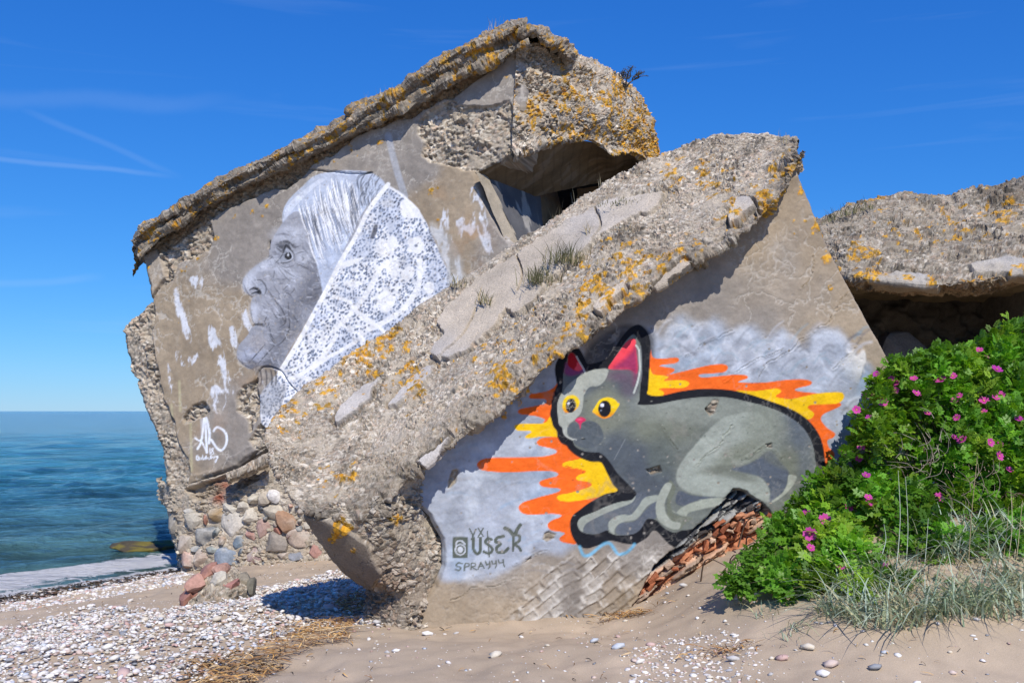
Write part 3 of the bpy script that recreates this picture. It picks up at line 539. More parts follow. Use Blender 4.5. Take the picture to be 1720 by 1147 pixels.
        pp = crv(pts, False, 4); best = np.full(len(i), 99.0); x, y = X[i] + wob[i] * .8, Y[i] + wob[i] * .7
        for k in range(len(pp) - 1):
            e = pp[k + 1] - pp[k]; t = np.clip(((x - pp[k, 0]) * e[0] + (y - pp[k, 1]) * e[1]) / (e @ e + 1e-9), 0, 1); best = np.minimum(best, np.hypot(x - pp[k, 0] - t * e[0], y - pp[k, 1] - t * e[1]))
        m = 1 - sst(0.2, 1.3, best + 1.6 * (fbm(V[i], .07, 2, 430) - .35)); h[i] = h[i] - 0.016 * m; h[i] = h[i] + .006 * (1 - sst(1, 4, best))
    # chipped holes through to the aggregate
    holes = [Z(Zb, [(120, 60), (170, 50), (190, 70), (160, 200), (110, 250), (70, 260), (90, 160)]), Z(Zb, [(1085, 800), (1110, 730), (1160, 710), (1230, 740), (1215, 790), (1130, 825)]), Z(Zb, [(860, 1060), (960, 990), (985, 985), (950, 1035)]), Z(Z4, [(395, 240), (450, 165), (500, 170), (470, 280), (430, 300)]), Z(Z4, [(910, 545), (970, 545), (975, 585), (930, 580)]), Z(Z3, [(1040, 60), (1200, 20), (1230, 90), (1100, 130)])]
    hm = np.zeros(n)
    for q_ in holes: hm = np.maximum(hm, pmask(X, Y, q_, 1.5, wob * 0.35))
    h = h - hm * 0.03 + hm * ha * 0.7; c = c * (1 - hm[:, None]) + (ca * 0.8) * hm[:, None]
    # the broken foot: shattered brick and black-stained concrete in slanting splinters
    bm = pmask(X, Y, BRICKY, 2.0, wob * 0.6); a = math.radians(-34)
    E = np.stack([(V[:, 0] * math.cos(a) + V[:, 2] * -math.sin(a)) * 0.32, V[:, 1], (V[:, 0] * math.sin(a) + V[:, 2] * math.cos(a)) * 1.9], 1)
    s1, s2, sid = worley(E, 0.085, 440); t1, t2, tid = worley(E, 0.035, 444)
    hb = -0.06 + 0.10 * (sid - 0.5) + 0.05 * (tid - 0.5) - 0.03 * sst(.4, .7, s1) + 0.16 * (fbm(V, 0.2, 4, 446, .6) - 0.5)
    reach = sst(-4, 44, sdf(X, Y, [(1060, 1025), (1100, 985), (1180, 925), (1240, 888), (1420, 850), (1420, 1100), (1060, 1100)]))  # 0 low (bare brick) .. 1 high (still painted)
    brick = np.where(sid[:, None] < 0.45, np.array([[.42, .17, .085]]), np.where(sid[:, None] < 0.7, np.array([[.52, .33, .22]]), np.array([[.30, .22, .16]]))) * (0.75 + 0.5 * tid[:, None])
    sooty = np.where(tid[:, None] < 0.62, np.array([[.045, .045, .05]]), np.array([[.30, .30, .28]]))
    w = (reach * 1.5 - 0.25 + 0.5 * (fbm(V, 0.2, 2, 448) - .5))[:, None]; w = np.clip(w, 0, 1); w = sst(.35, .6, w)
    c = c * (1 - bm[:, None]) + (brick * (1 - w) + sooty * w) * bm[:, None]; h = h * (1 - bm) + hb * bm
    # lichen
    wl_ = blob_field(X, Y, [(1345, 320, 22, 1), (1375, 385, 24, 1), (1350, 372, 16, .9), (1395, 430, 20, .9), (1420, 470, 14, .7), (870, 680, 18, 1), (845, 700, 16, .95), (885, 655, 10, .9), (1335, 375, 18, .9), (1440, 530, 8, .7), (1395, 485, 7, .8), (905, 775, 4, .8), (700, 830, 8, .9)])
    c, h = lichen(V, c, h, wl_, 6, 0.07, 0.40)
    # rough upper margin and left margin where plaster has gone
    up = pmask(X, Y, [(690, 800), (745, 750), (870, 640), (900, 600), (880, 560), (700, 700)], 4, wob) * 0
    return h, c
cat_poly = [(700, 1075), (706, 1010), (730, 985), (744, 950), (742, 905), (722, 868), (692, 842), (680, 808), (700, 770), (745, 725), (860, 630), (920, 575), (1000, 520), (1100, 455), (1200, 388), (1290, 325), (1322, 275), (1340, 282), (1400, 425), (1460, 540), (1508, 625), (1530, 690), (1560, 800), (1540, 1000), (1420, 1060)]
wall('painted_wall', PB, cat_poly, 0.0080, style_cat, M_WALL, ruinB, 5.0, 0.5)
# roof slab: crumbled bevel and flat top
Rf = np.array([(452, 768), (472, 808), (505, 850), (545, 868), (600, 866), (645, 845), (690, 802), (742, 760), (800, 716), (870, 662), (930, 604), (1000, 557), (1062, 508), (1130, 470), (1180, 438), (1235, 400), (1290, 352), (1328, 302), (1341, 262)], float)
Rb = np.array([(444, 742), (452, 712), (480, 682), (520, 643), (560, 616), (600, 588), (645, 560), (690, 528), (745, 490), (800, 452), (850, 418), (900, 388), (950, 352), (1000, 320), (1060, 286), (1120, 258), (1180, 236), (1240, 228), (1300, 231), (1338, 246)], float)
def wallY(px): return hit(PB, px, np.full_like(np.asarray(px, float), 600.0))[..., 1]
Rf3 = resample(np.c_[Rf, 0 * Rf[:, 0]], 24)[:, :2]; Rb3 = resample(np.c_[Rb, 0 * Rb[:, 0]], 24)[:, :2]
rowsB = []
Yf = wallY(Rf3[:, 0]) - np.interp(np.linspace(0, 1, 24), [0, .15, .3, .9, 1], [0.15, 0.35, 0.34, 0.30, 0.12])
Yb = wallY(Rb3[:, 0]) + np.interp(np.linspace(0, 1, 24), [0, .08, .3, .85, 1], [0.25, 0.9, 1.35, 1.15, 0.5])
under = Rf3 + np.array([0, -14.0]); rowsB.append(at(under[:, 0] + 6, under[:, 1] + 4, Yf + 0.42)); rowsB.append(at(Rf3[:, 0], Rf3[:, 1] - 2, Yf + 0.10))
for s in (0.0, 0.12, 0.3, 0.5, 0.72, 0.9, 1.0):
    q_ = Rf3 * (1 - s) + Rb3 * s; g = s ** 1.2
    rowsB.append(at(q_[:, 0], q_[:, 1], Yf * (1 - g) + Yb * g - 0.05 * math.sin(math.pi * min(s * 2, 1)) * (s < 0.5)))
tt = np.linspace(0, 1, 24); rowsB.append(at(Rb3[:, 0] + np.interp(tt, [0, .3], [30, 0]), Rb3[:, 1] + np.interp(tt, [0, .12, .3, 1], [34, 40, 45, 45]), Yb + np.interp(tt, [0, .2], [0.1, .35]))); rowsB.append(at(Rb3[:, 0] + np.interp(tt, [0, .35], [80, 0]), Rb3[:, 1] + np.interp(tt, [0, .12, .3, .6, 1], [60, 70, 170, 300, 300]), Yb + 0.2))
PLATES = [[(560, 708), (575, 680), (605, 652), (640, 632), (625, 655), (622, 670), (585, 695), (568, 712)], [(652, 682), (668, 660), (690, 632), (735, 606), (722, 630), (700, 652), (665, 680)],
          [(735, 604), (722, 590), (745, 560), (735, 540), (760, 508), (800, 470), (850, 438), (900, 404), (960, 368), (1020, 340), (1116, 322), (1106, 345), (1060, 368), (1030, 385), (1000, 400), (985, 418), (960, 440), (930, 462), (900, 500), (880, 520), (860, 528), (850, 520), (832, 545), (810, 570), (780, 590), (760, 600), (742, 602)]]
CHUNKS = [[(998, 520), (1008, 500), (1050, 478), (1050, 492), (1022, 510), (1012, 530)], [(1096, 485), (1112, 466), (1150, 440), (1160, 446), (1128, 470), (1106, 492)], [(1226, 352), (1240, 338), (1262, 334), (1268, 346), (1240, 372), (1226, 378)], [(700, 778), (740, 750), (755, 735), (740, 765), (715, 785)]]
def style_roofB(V, X, Y, N):
    ha_, ca_, f1 = aggregate(V, 1.10, 60, 0.032, 0.85); hb_, cb_, f1 = aggregate(V, 0.98, 61, 0.05, 0.95); ed_ = blob_field(X, Y, [(x, y, 40, 1) for x, y in Rf[3:]]); h = ha_ * (1 - ed_) + hb_ * ed_; c = ca_ * (1 - ed_[:, None]) + cb_ * ed_[:, None]; wob = (fbm(V, 0.08, 3, 500) - 0.5) * 14
    s = sst(0, 110, -sdf(X, Y, np.concatenate([Rf, Rb[::-1]])) )
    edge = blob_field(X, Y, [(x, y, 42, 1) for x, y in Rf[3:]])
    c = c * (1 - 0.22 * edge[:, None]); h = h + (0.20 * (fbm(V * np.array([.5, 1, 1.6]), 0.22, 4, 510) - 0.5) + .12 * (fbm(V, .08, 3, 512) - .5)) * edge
    hp, cp, cm = plaster(V, (0.50, 0.43, 0.34), 40, 0.6)
    dd = fbm(V, 0.25, 3, 520)
    for q_, up in [(PLATES[0], .012), (PLATES[1], .012), (PLATES[2], .016)] + [(p_, 0.035) for p_ in CHUNKS]:
        m = pmask(X, Y, q_, 1.2, wob * 0.8)
        rim = pmask(X, Y, q_, 1.5, wob * 0.8 - 6) * (1 - m); low_ = sst(-30, 6, np.interp(X, [700, 760, 830, 900, 985, 1106], [620, 600, 545, 500, 410, 345]) * 0 + (Y - np.interp(X, [560, 660, 740, 830, 900, 985, 1106], [712, 670, 600, 550, 500, 415, 340])) + 20); h = h - .045 * rim * low_
        h = h * (1 - m) + (hp * 0.8 + up) * m; c = c * (1 - m[:, None]) + cp * m[:, None]
    # open joints in the plate
    bigm = pmask(X, Y, PLATES[2], 2)
    for pts in ([(735, 604), (780, 560), (800, 520)], [(905, 500), (930, 480), (962, 462)], [(800, 590), (850, 540), (900, 510), (985, 470), (1030, 430)], [(868, 430), (878, 462), (870, 490)], [(1000, 350), (1010, 380), (995, 402)]):
        pp = crv(pts, False, 4); i = np.nonzero(bigm > .2)[0]; best = np.full(len(i), 99.0)
        for k in range(len(pp) - 1):
            e = pp[k + 1] - pp[k]; t = np.clip(((X[i] - pp[k, 0]) * e[0] + (Y[i] + wob[i] * .5 - pp[k, 1]) * e[1]) / (e @ e + 1e-9), 0, 1); best = np.minimum(best, np.hypot(X[i] - pp[k, 0] - t * e[0], Y[i] + wob[i] * .5 - pp[k, 1] - t * e[1]))
        h[i] -= 0.045 * (1 - sst(.6, 2.2, best))
    wl_ = 0.20 + blob_field(X, Y, [(x, y, 34, 0.62) for x, y in [(1320, 290), (1280, 340), (1230, 360), (1210, 320), (1150, 420), (1120, 440), (1080, 470), (1040, 500), (990, 520), (960, 560), (920, 590), (840, 640), (560, 800), (600, 790), (620, 600), (660, 570), (540, 650), (1200, 300), (1000, 480), (1060, 440), (1130, 290), (700, 640), (480, 690)]]) - 0.25 * bigm
    c, h = lichen(V, c, h, wl_, 8, 0.06, 0.38)
    return h, c
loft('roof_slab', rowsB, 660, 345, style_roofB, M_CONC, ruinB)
# the broken lower-left end, with a patch of smooth dark face
LE = [(512, 868, 7.05), (540, 905, 7.2), (570, 940, 7.35), (600, 968, 7.45), (622, 985, 7.55), (660, 1000, 7.65), (700, 1012, 7.75), (722, 1030, 7.8)]
rowsE = [row([(505, 838, 7.62), (545, 845, 7.50), (600, 842, 7.50), (650, 822, 7.55), (700, 775, 7.75), (735, 748, 7.95)]),
         row([(512, 862, 7.55), (555, 872, 7.46), (606, 870, 7.44), (652, 856, 7.52), (696, 826, 7.76), (715, 800, 8.02)]),
         row([(545, 912, 7.7), (580, 910, 7.56), (622, 902, 7.50), (664, 888, 7.60), (702, 870, 7.84), (726, 858, 8.06)]),
         row([(572, 950, 7.85), (602, 948, 7.68), (640, 943, 7.58), (682, 934, 7.68), (716, 918, 7.88), (746, 906, 8.08)]),
         row([(600, 972, 7.95), (630, 978, 7.78), (664, 980, 7.70), (696, 975, 7.78), (722, 960, 7.92), (752, 948, 8.08)]),
         row([(614, 985, 8.05), (645, 998, 7.87), (674, 1006, 7.78), (698, 1004, 7.82), (716, 998, 7.92), (738, 996, 8.06)]),
         row([(614, 1040, 8.05), (645, 1050, 7.87), (674, 1058, 7.78), (698, 1056, 7.82), (716, 1050, 7.92), (738, 1050, 8.06)])]
def style_end(V, X, Y, N):
    h, c, f1 = aggregate(V, 0.95, 90, 0.045, 0.85); wob = (fbm(V, 0.09, 3, 530) - 0.5) * 18
    hp, cp, cm = plaster(V, (0.26, 0.21, 0.15), 44)
    m = pmask(X, Y, [(505, 860), (560, 875), (590, 893), (612, 910), (640, 960), (625, 985), (590, 975), (550, 925)], 2, wob * .5)
    h = h * (1 - m) + (hp + 0.03) * m; c = c * (1 - m[:, None]) + cp * m[:, None]
    c, h = lichen(V, c, h, blob_field(X, Y, [(575, 885, 22, 1.1), (600, 915, 14, .8), (665, 870, 20, .7), (720, 850, 16, .7)]), 9, 0.08, 0.36)
    d = blob_field(X, Y, [(640, 985, 60, 1), (700, 1000, 40, .6)]); c = c * (1 - 0.35 * d[:, None] * np.array([[.8, 1, 1.1]]))  # lower left darkened in the colour, for the shade on this end
    return h, c
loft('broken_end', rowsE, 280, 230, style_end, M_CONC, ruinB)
prism('core', PB, [(720, 1080), (722, 1000), (752, 945), (748, 895), (720, 850), (740, 790), (900, 640), (1100, 490), (1290, 360), (1320, 330), (1395, 470), (1500, 650), (1545, 800), (1530, 1000), (1420, 1055)], 0.30, 1.25, M_PLAIN, ruinB)
prism('left_return', PB, [(620, 850), (700, 790), (800, 720), (800, 900), (745, 1060), (690, 1030), (640, 960)], 0.45, 1.0, M_PLAIN, ruinB)

# broken bricks still bedded along the shattered foot
g_ = np.random.default_rng(77); nb_ = 0
for px, py in [(x, y) for x in np.arange(1082, 1330, 13.5) for y in (0, 1, 2)]:
    base_y = np.interp(px, [1075, 1100, 1180, 1240, 1300, 1330], [1012, 985, 930, 893, 872, 866]) - 6 - py * 15 + g_.uniform(-3, 3)
    if g_.random() < .28 or (py == 2 and g_.random() < .5): continue
    L, H, D = g_.uniform(.022, .062), g_.uniform(.012, .026), .05; a = math.radians(33 + g_.normal(0, 24)); x0 = px + py * 4
    V = np.array([(sx * L * g_.uniform(.6, 1.1), sy * D * g_.uniform(.6, 1), sz * H * g_.uniform(.4, 1.3)) for sx in (-1, 1) for sy in (-1, 1) for sz in (-1, 1)])
    V = np.concatenate([V, [(L * .2, -D * 1.08, 0)]]); F = [(0, 2, 3, 1), (6, 4, 5, 7), (2, 6, 7, 3), (1, 3, 7, 5), (0, 4, 6, 2), (0, 1, 8), (1, 5, 8), (5, 4, 8), (4, 0, 8)]
    c0, s0 = math.cos(a), math.sin(a); V = np.stack([V[:, 0] * c0 - V[:, 2] * s0, V[:, 1], V[:, 0] * s0 + V[:, 2] * c0], 1)
    o_ = hit(PB, x0, base_y) + PB[3] * g_.uniform(-.10, -.045); colr = [(.44, .15, .07), (.52, .24, .13), (.36, .12, .06), (.50, .36, .26)][g_.integers(4)]
    if py == 2 and g_.random() < .7: colr = (.07, .06, .055)
    mobj('brick', V + o_, F, M_CONC, ruinB, np.tile(np.array(colr) * g_.uniform(.8, 1.2), (9, 1)), smooth=False); nb_ += 1
# ================================================================ block A: the big leaning block with the portrait
PA = plane_from(at(870, 500, 13.0), -18)
def YA(px, py=500): return hit(PA, px, np.full_like(np.asarray(px, float), float(py)))[..., 1]
ruinA = thing('bunker_ruin', (-1.5, 14.2, -0.5), 'large leaning concrete bunker block with the old woman mural, at the water edge', 'ruin')
L1, L2, L3, L4, L5, L6, LA, LS = (390, 370, 8.19), (390, 500, 8.19), (460, 270, 7.167), (560, 300, 8.19), (560, 430, 8.19), (430, 560, 7.167), (380, 270, 2.4925), (310, 690, 11.47)
def paint_lady(p, V):
    X, Y = p.X, p.Y; r2 = np.random.default_rng(21); KA = 1.02
    def T(c): return lin(c) * KA
    n1 = fbm(V, 0.10, 4, 600); n2 = fbm(V, 0.35, 3, 604); mot = 0.80 + 0.25 * n1 + 0.18 * n2
    DRIP = T((215, 218, 224)); n3_ = fbm(V * np.array([1, 1, .45]), .10, 4, 602, .6)
    # white drips and washes on the bare wall
    for st in ([(652, 228), (660, 262), (668, 292), (680, 330)],): p.stroke(st, 11, T((172, 176, 184)), 1.5, 0.75)
    for poly in ([(292, 490), (300, 485), (306, 515), (318, 545), (320, 575), (308, 560), (296, 525)], [(350, 548), (362, 552), (372, 580), (388, 640), (392, 660), (378, 655), (362, 600), (350, 575)], [(383, 552), (392, 548), (400, 570), (396, 592), (386, 575)], [(405, 520), (412, 516), (425, 555), (420, 562), (408, 540)],
                 [(296, 590), (320, 600), (335, 590), (325, 612), (300, 612)], [(282, 610), (290, 640), (286, 660)], [(318, 468), (330, 462), (342, 470), (336, 486), (322, 480)], [(744, 355), (752, 352), (758, 400), (770, 430), (776, 470), (760, 480), (745, 440), (735, 400)], [(765, 372), (790, 360), (800, 376), (792, 396), (780, 388), (774, 400), (768, 385)], [(790, 320), (800, 318), (812, 345), (820, 380), (828, 425), (815, 420), (800, 380)],
                 [(720, 380), (745, 388), (752, 410), (740, 420)], [(355, 650), (372, 648), (380, 675), (368, 695), (356, 680)], [(432, 650), (442, 640), (448, 690), (440, 700), (434, 680)]):
        p.fill(poly, DRIP, 1.4, 0.95 * sst(.38, .50, n3_), True, 0.85 + 0.3 * n1, (n3_ - .5) * 16)
    for x, y, L in [(288, 680, 30), (293, 720, 60), (338, 705, 30), (320, 710, 80), (301, 640, 50), (770, 430, 50), (430, 540, 40)]:
        p.stroke([(x, y), (x + 1, y + L * .5), (x + 2, y + L)], 4, T((196, 190, 150)) if x < 330 else DRIP, 1.5, 0.5)
    face = Z(LA, [(238, 255), (215, 290), (190, 335), (180, 370), (180, 405), (160, 418), (130, 435), (98, 462), (74, 492), (68, 520), (76, 548), (96, 562), (110, 568), (103, 595), (103, 640), (112, 672), (122, 688), (104, 700), (92, 725), (72, 750), (52, 772), (42, 808), (52, 838), (78, 862), (100, 872), (120, 862), (150, 858), (190, 866), (215, 878), (260, 800), (350, 650), (440, 500), (500, 380), (600, 150), (500, 100), (300, 150)])
    fm = p.mask(face, 1.0); i = np.nonzero(fm > 0)[0]; sk = T((156, 158, 166))[None] * mot[i][:, None]; p.c[i] = p.c[i] * (1 - fm[i][:, None]) + sk * fm[i][:, None]
    D, D2, LT = T((88, 90, 98)), T((38, 39, 44)), T((214, 219, 230))
    def e(fr, c, r, colr, a, s=5, rot=0.0): q = Z(fr, [c])[0]; p.ell(q, (r[0] / fr[2], r[1] / fr[2]), colr, s, a, rot)
    # modelling of the painted face
    e(L1, (1250, 560), (260, 330), D, .55, 14); e(L1, (1120, 950), (220, 160), D, .55, 10, -.5); e(L1, (1100, 1100), (180, 120), D, .6, 8)
    e(L1, (730, 360), (130, 90), D2, .75, 5); e(L1, (620, 480), (60, 90), D, .7, 5, .5); e(L1, (450, 620), (200, 60), LT, .55, 6, -.6); e(L1, (230, 850), (70, 130), LT, .6, 5, .3)
    e(L1, (800, 200), (250, 110), LT, .4, 8); e(L1, (1000, 500), (100, 90), LT, .4, 6); e(L1, (740, 720), (170, 70), LT, .45, 5, .4); e(L1, (400, 930), (80, 90), T((172, 178, 190)), .6, 4)
    e(L2, (280, 780), (170, 110), T((168, 176, 196)), .6, 6, -.3); e(L2, (620, 700), (140, 260), D, .45, 8, .35); e(L2, (800, 300), (160, 300), D, .5, 9, .2); e(L2, (350, 620), (120, 100), T((160, 154, 152)), .5, 6)
    e(L2, (300, 200), (60, 140), LT, .5, 5); e(L2, (280, 920), (110, 60), D, .8, 4, .5); e(L2, (520, 900), (160, 60), D, .6, 5)
    def s(fr, pts, w, colr=D2, a=.85, sf=.9): p.stroke(Z(fr, pts), w, colr, sf, a, taper=True)
    # eye
    p.fill(Z(L1, [(610, 580), (680, 500), (720, 400), (760, 385), (830, 460), (830, 520), (760, 560), (680, 570)]), T((150, 155, 165)), 1, .9)
    e(L1, (772, 490), (52, 52), T((24, 25, 30)), 1, .8); e(L1, (772, 478), (12, 18), T((225, 230, 238)), 1, .6)
    s(L1, [(600, 585), (670, 510), (715, 420), (740, 340), (800, 400), (850, 470), (860, 560)], 2.6); s(L1, [(620, 590), (700, 590), (790, 570), (840, 530)], 1.8, D2); s(L1, [(640, 610), (740, 650), (850, 620)], 1.6, D)
    s(L1, [(660, 300), (730, 290), (800, 310), (870, 380)], 4.5, D2, .8, 2); s(L1, [(700, 570), (760, 565), (830, 520), (800, 430), (745, 392)], 1.1, LT)
    s(L1, [(600, 205), (700, 190), (790, 210), (880, 240)], 3, D, .7, 2); s(L1, [(513, 315), (518, 400)], 2.2, D2)
    # nose
    s(L1, [(240, 960), (290, 935), (350, 950), (385, 1000), (330, 990), (270, 1010)], 5, D2, 1); s(L1, [(300, 830), (380, 820), (440, 870), (470, 950), (440, 1030)], 2.2); s(L1, [(160, 880), (200, 980), (270, 1050), (330, 1020)], 2.0, D)
    s(L1, [(500, 500), (570, 515)], 1.4, D); s(L1, [(500, 480), (560, 500), (480, 560)], 1.5, D)
    # lines of age
    for pts, w in (([(480, 940), (540, 1030), (600, 1120), (640, 1200)], 1.8), ([(620, 630), (700, 740), (790, 840)], 1.6), ([(660, 640), (780, 730), (900, 800)], 1.6), ([(860, 590), (980, 640), (1080, 700)], 1.6), ([(870, 470), (950, 440), (1050, 440)], 1.5), ([(880, 370), (940, 350)], 1.4), ([(700, 960), (780, 880)], 1.4), ([(800, 1010), (850, 960), (850, 920)], 1.5), ([(570, 900), (640, 1000), (700, 1030)], 1.5), ([(1130, 950), (1240, 930), (1280, 880)], 1.6), ([(720, 1060), (760, 1000), (840, 1080)], 1.5), ([(580, 700), (570, 780)], 1.2), ([(960, 480), (980, 540), (950, 560)], 1.4)):
        s(L1, pts, w, D2, .7)
    for pts, w in (([(580, 20), (680, 150), (740, 300), (720, 340)], 1.8), ([(540, 160), (600, 260), (640, 290)], 1.8), ([(590, 170), (680, 270), (730, 345), (650, 410)], 1.8), ([(770, 60), (780, 250), (790, 400), (740, 540), (650, 640), (560, 660)], 2.0), ([(290, 380), (360, 365), (440, 375), (510, 400)], 4.2), ([(480, 240), (440, 340)], 1.5), ([(510, 400), (540, 520), (600, 620)], 1.6), ([(500, 480), (560, 600), (600, 640)], 1.4), ([(440, 650), (340, 770), (240, 880)], 2.2), ([(560, 680), (450, 800), (360, 900)], 2.0), ([(80, 840), (160, 920), (290, 990)], 2.2), ([(840, 240), (900, 330)], 1.4), ([(255, 130), (262, 250), (300, 360)], 1.2)):
        s(L2, pts, w, D2, .8)
    for x in (310, 350, 400, 450, 500): s(L2, [(x, 380), (x + 8, 345)], 1.3, D2, .8)
    for k in range(620):                     # brush hatching of the skin
        x, y = r2.uniform(405, 545), r2.uniform(385, 610)
        if sdf(np.array([x]), np.array([y]), crv(face))[0] > -4: continue
        a = r2.uniform(-.4, 1.3); L = r2.uniform(4, 11); p.stroke([(x, y), (x + L * math.cos(a), y + L * math.sin(a))], r2.uniform(.7, 1.6), [LT, D, T((184, 187, 196)), T((112, 115, 124))][r2.integers(4)], .9, 0.5)
    # hair: long pale strokes falling from the crown
    hair = Z(L3, [(105, 740), (112, 600), (180, 470), (320, 330), (470, 195), (640, 140), (800, 120), (1000, 122), (1180, 150), (1340, 285), (1200, 440), (1060, 640), (960, 830), (850, 1060)]) + [(560, 470), (546, 500), (538, 470), (530, 436), (523, 405), (518, 380), (508, 362), (498, 355), (486, 362)]
    p.fill(hair, T((190, 200, 218)), 1.2, 0.9, True, 0.85 + .3 * n1)
    hp = crv(hair)
    for k in range(520):
        t = r2.uniform(0, 1); x0 = 500 + 150 * t + r2.normal(0, 8); y0 = 295 + 60 * abs(t - .45) + r2.uniform(0, 60)
        if t < .25: y0 += 20
        L = r2.uniform(18, 70); sl = 0.25 + 0.1 * (0.5 - t) + r2.normal(0, .08)
        pts = [(x0 + sl * L * u * (0.4 + 0.6 * u) + (t < .2) * -14 * (1 - u) * 0, y0 + L * u) for u in (0, .35, .7, 1)]
        if sdf(np.array([pts[0][0], pts[-1][0]]), np.array([pts[0][1], pts[-1][1]]), hp).max() > 4: continue
        kk = r2.random(); p.stroke(pts, r2.uniform(1.0, 2.6), T((255, 255, 255)) if kk < .55 else (T((150, 160, 182)) if kk < .78 else T((74, 80, 94))), .8, .75, taper=True)
    for k in range(60):
        x0, y0 = r2.uniform(605, 640), r2.uniform(292, 330); p.stroke([(x0, y0), (x0 - 6, y0 + 10), (x0 - 4, y0 + 24)], 1.8, T((60, 66, 82)) if k % 2 else T((200, 210, 226)), .8, .6)
    for t in np.linspace(0, 1, 26):          # swept-back fringe
        p.stroke(Z(L3, [(110 + 60 * t, 720 - 60 * t), (150 + 130 * t, 560 - 40 * t), (330 + 130 * t, 380 - 40 * t), (560 + 60 * t, 210 + 20 * t)]), 1.5, T((236, 241, 250)) if int(t * 25) % 3 else T((140, 154, 180)), .9, .6, taper=True)
    s(L3, [(1050, 185), (1110, 155), (1180, 130)], 3, T((30, 32, 38)), .9)
    # lace scarf
    WH = np.minimum(T((246, 250, 255)), .9)
    scarf = [(647, 310), (672, 322), (702, 352), (716, 374), (728, 400), (740, 428), (752, 455), (758, 488), (762, 520), (700, 580), (600, 660), (520, 700), (460, 722), (440, 715), (436, 690), (436, 665), (442, 655), (470, 622), (500, 570), (530, 522), (552, 480), (580, 430), (610, 370)]
    sm = p.mask(scarf, 1.0, False); i = np.nonzero(sm > 0)[0]
    p.c[i] = p.c[i] * (1 - sm[i][:, None]) + (T((168, 180, 202))[None] * (0.86 + .28 * n1[i])[:, None]) * sm[i][:, None]
    Vi = V[i] + 0.02 * np.stack([n1[i], n2[i], n1[i]], 1); f1, f2, idv = worley(Vi, 0.037, 610)
    hr = .16 * (fbm(V[i], .25, 2, 614) - .5); hole = (1 - sst(0.28 + hr, 0.46 + hr, f1)) * (.5 + .5 * idv) * sm[i]; mesh_ = sst(0.40, 0.60, f1) * sm[i] * (.45 + .5 * sst(.40, .58, fbm(V[i], .35, 3, 616)))
    p.c[i] = p.c[i] * (1 - mesh_[:, None]) + WH[None] * mesh_[:, None]; p.c[i] = p.c[i] * (1 - hole[:, None]) + T((62, 66, 78))[None] * hole[:, None]
    def wh(pts, w, a=.92): p.stroke(pts, w, WH, 1.1, a)
    wh([(652, 310), (620, 352), (596, 400), (572, 440), (548, 488), (520, 540), (494, 586), (470, 625)], 7.5, 1)
    wh([(650, 312), (675, 328), (700, 352), (712, 372)], 4)
    p.fill(Z(L4, [(930, 330), (1020, 290), (1130, 380), (1190, 460), (1100, 540), (960, 530), (920, 440)]), WH, 1, .97)
    p.fill(Z(L4, [(610, 880), (680, 820), (730, 850), (800, 780), (870, 830), (880, 940), (800, 1010), (700, 1090), (620, 1030), (580, 950)]), WH, 1, .95)
    for a in np.linspace(0, 6.28, 6)[:-1]: q = Z(L4, [(1130 + 70 * math.cos(a), 920 + 75 * math.sin(a))])[0]; p.ell(q, (7, 6.5), WH, 1, .92)
    e(L4, (1140, 925), (22, 22), T((120, 126, 140)), .9, 1)
    p.fill(Z(L5, [(930, 230), (980, 180), (1040, 140), (1110, 170), (1110, 260), (1060, 320), (1000, 330), (940, 310)]), WH, 1, .95)
    p.fill(Z(L5, [(580, 560), (660, 500), (720, 430), (770, 470), (790, 530), (860, 560), (850, 640), (800, 720), (720, 790), (650, 740), (620, 640)]), WH, 1, .96)
    p.fill(Z(L5, [(700, 140), (780, 60), (880, 40), (900, 130), (880, 260), (830, 350), (780, 260)]), WH, 1, .85)
    e(L5, (1320, 440), (70, 90), WH, .92, 1, .1); e(L5, (1270, 630), (80, 70), WH, .92, 1, -.5); e(L5, (1350, 580), (60, 50), WH, .9, 1)
    p.fill(Z(L5, [(60, 140), (200, 60), (420, 20), (330, 90), (200, 150), (60, 180)]), WH, 1, .92); p.fill(Z(L5, [(140, 350), (280, 330), (420, 370), (300, 420), (160, 400)]), WH, 1, .85)
    p.fill(Z(L5, [(320, 780), (420, 800), (520, 870), (560, 940), (440, 910), (360, 860)]), WH, 1, .92)
    for pts, w in (([(1180, 60), (1190, 200), (1170, 400), (1080, 580), (950, 740), (780, 860), (620, 950), (480, 1010)], 9), ([(720, 80), (600, 250), (520, 420), (430, 560), (320, 700), (160, 880), (0, 1030)], 8), ([(0, 560), (200, 620), (330, 760), (560, 930), (700, 1040)], 6), ([(660, 540), (560, 720)], 2)):
        wh(Z(L5, pts), w)
    for pts, w in (([(970, 20), (860, 200), (760, 320), (560, 480), (380, 560)], 7), ([(560, 110), (600, 280), (520, 400), (330, 460)], 5), ([(1250, 0), (1290, 200), (1100, 400), (880, 560), (760, 600), (600, 540)], 8), ([(1200, 100), (960, 240), (860, 290), (680, 430)], 6), ([(1500, 150), (1300, 200), (1150, 380)], 8), ([(300, 480), (420, 600), (560, 760)], 4)):
        wh(Z(L6, pts), w)
    for a in np.linspace(0, 6.28, 8)[:-1]: q = Z(L2, [(1170 + 95 * math.cos(a), 570 + 105 * math.sin(a))])[0]; p.ell(q, (5.5, 5.5), WH, 1, .9); p.ell(q, (2, 2), T((150, 158, 176)), .8, .7)
    for a in np.linspace(0, 6.28, 7)[:-1]: q = Z(L2, [(1230 + 90 * math.cos(a), 200 + 90 * math.sin(a))])[0]; p.ell(q, (4.5, 4), T((222, 228, 242)), 1, .75); p.ell(q, (1.8, 1.8), T((110, 116, 134)), .8, .7)
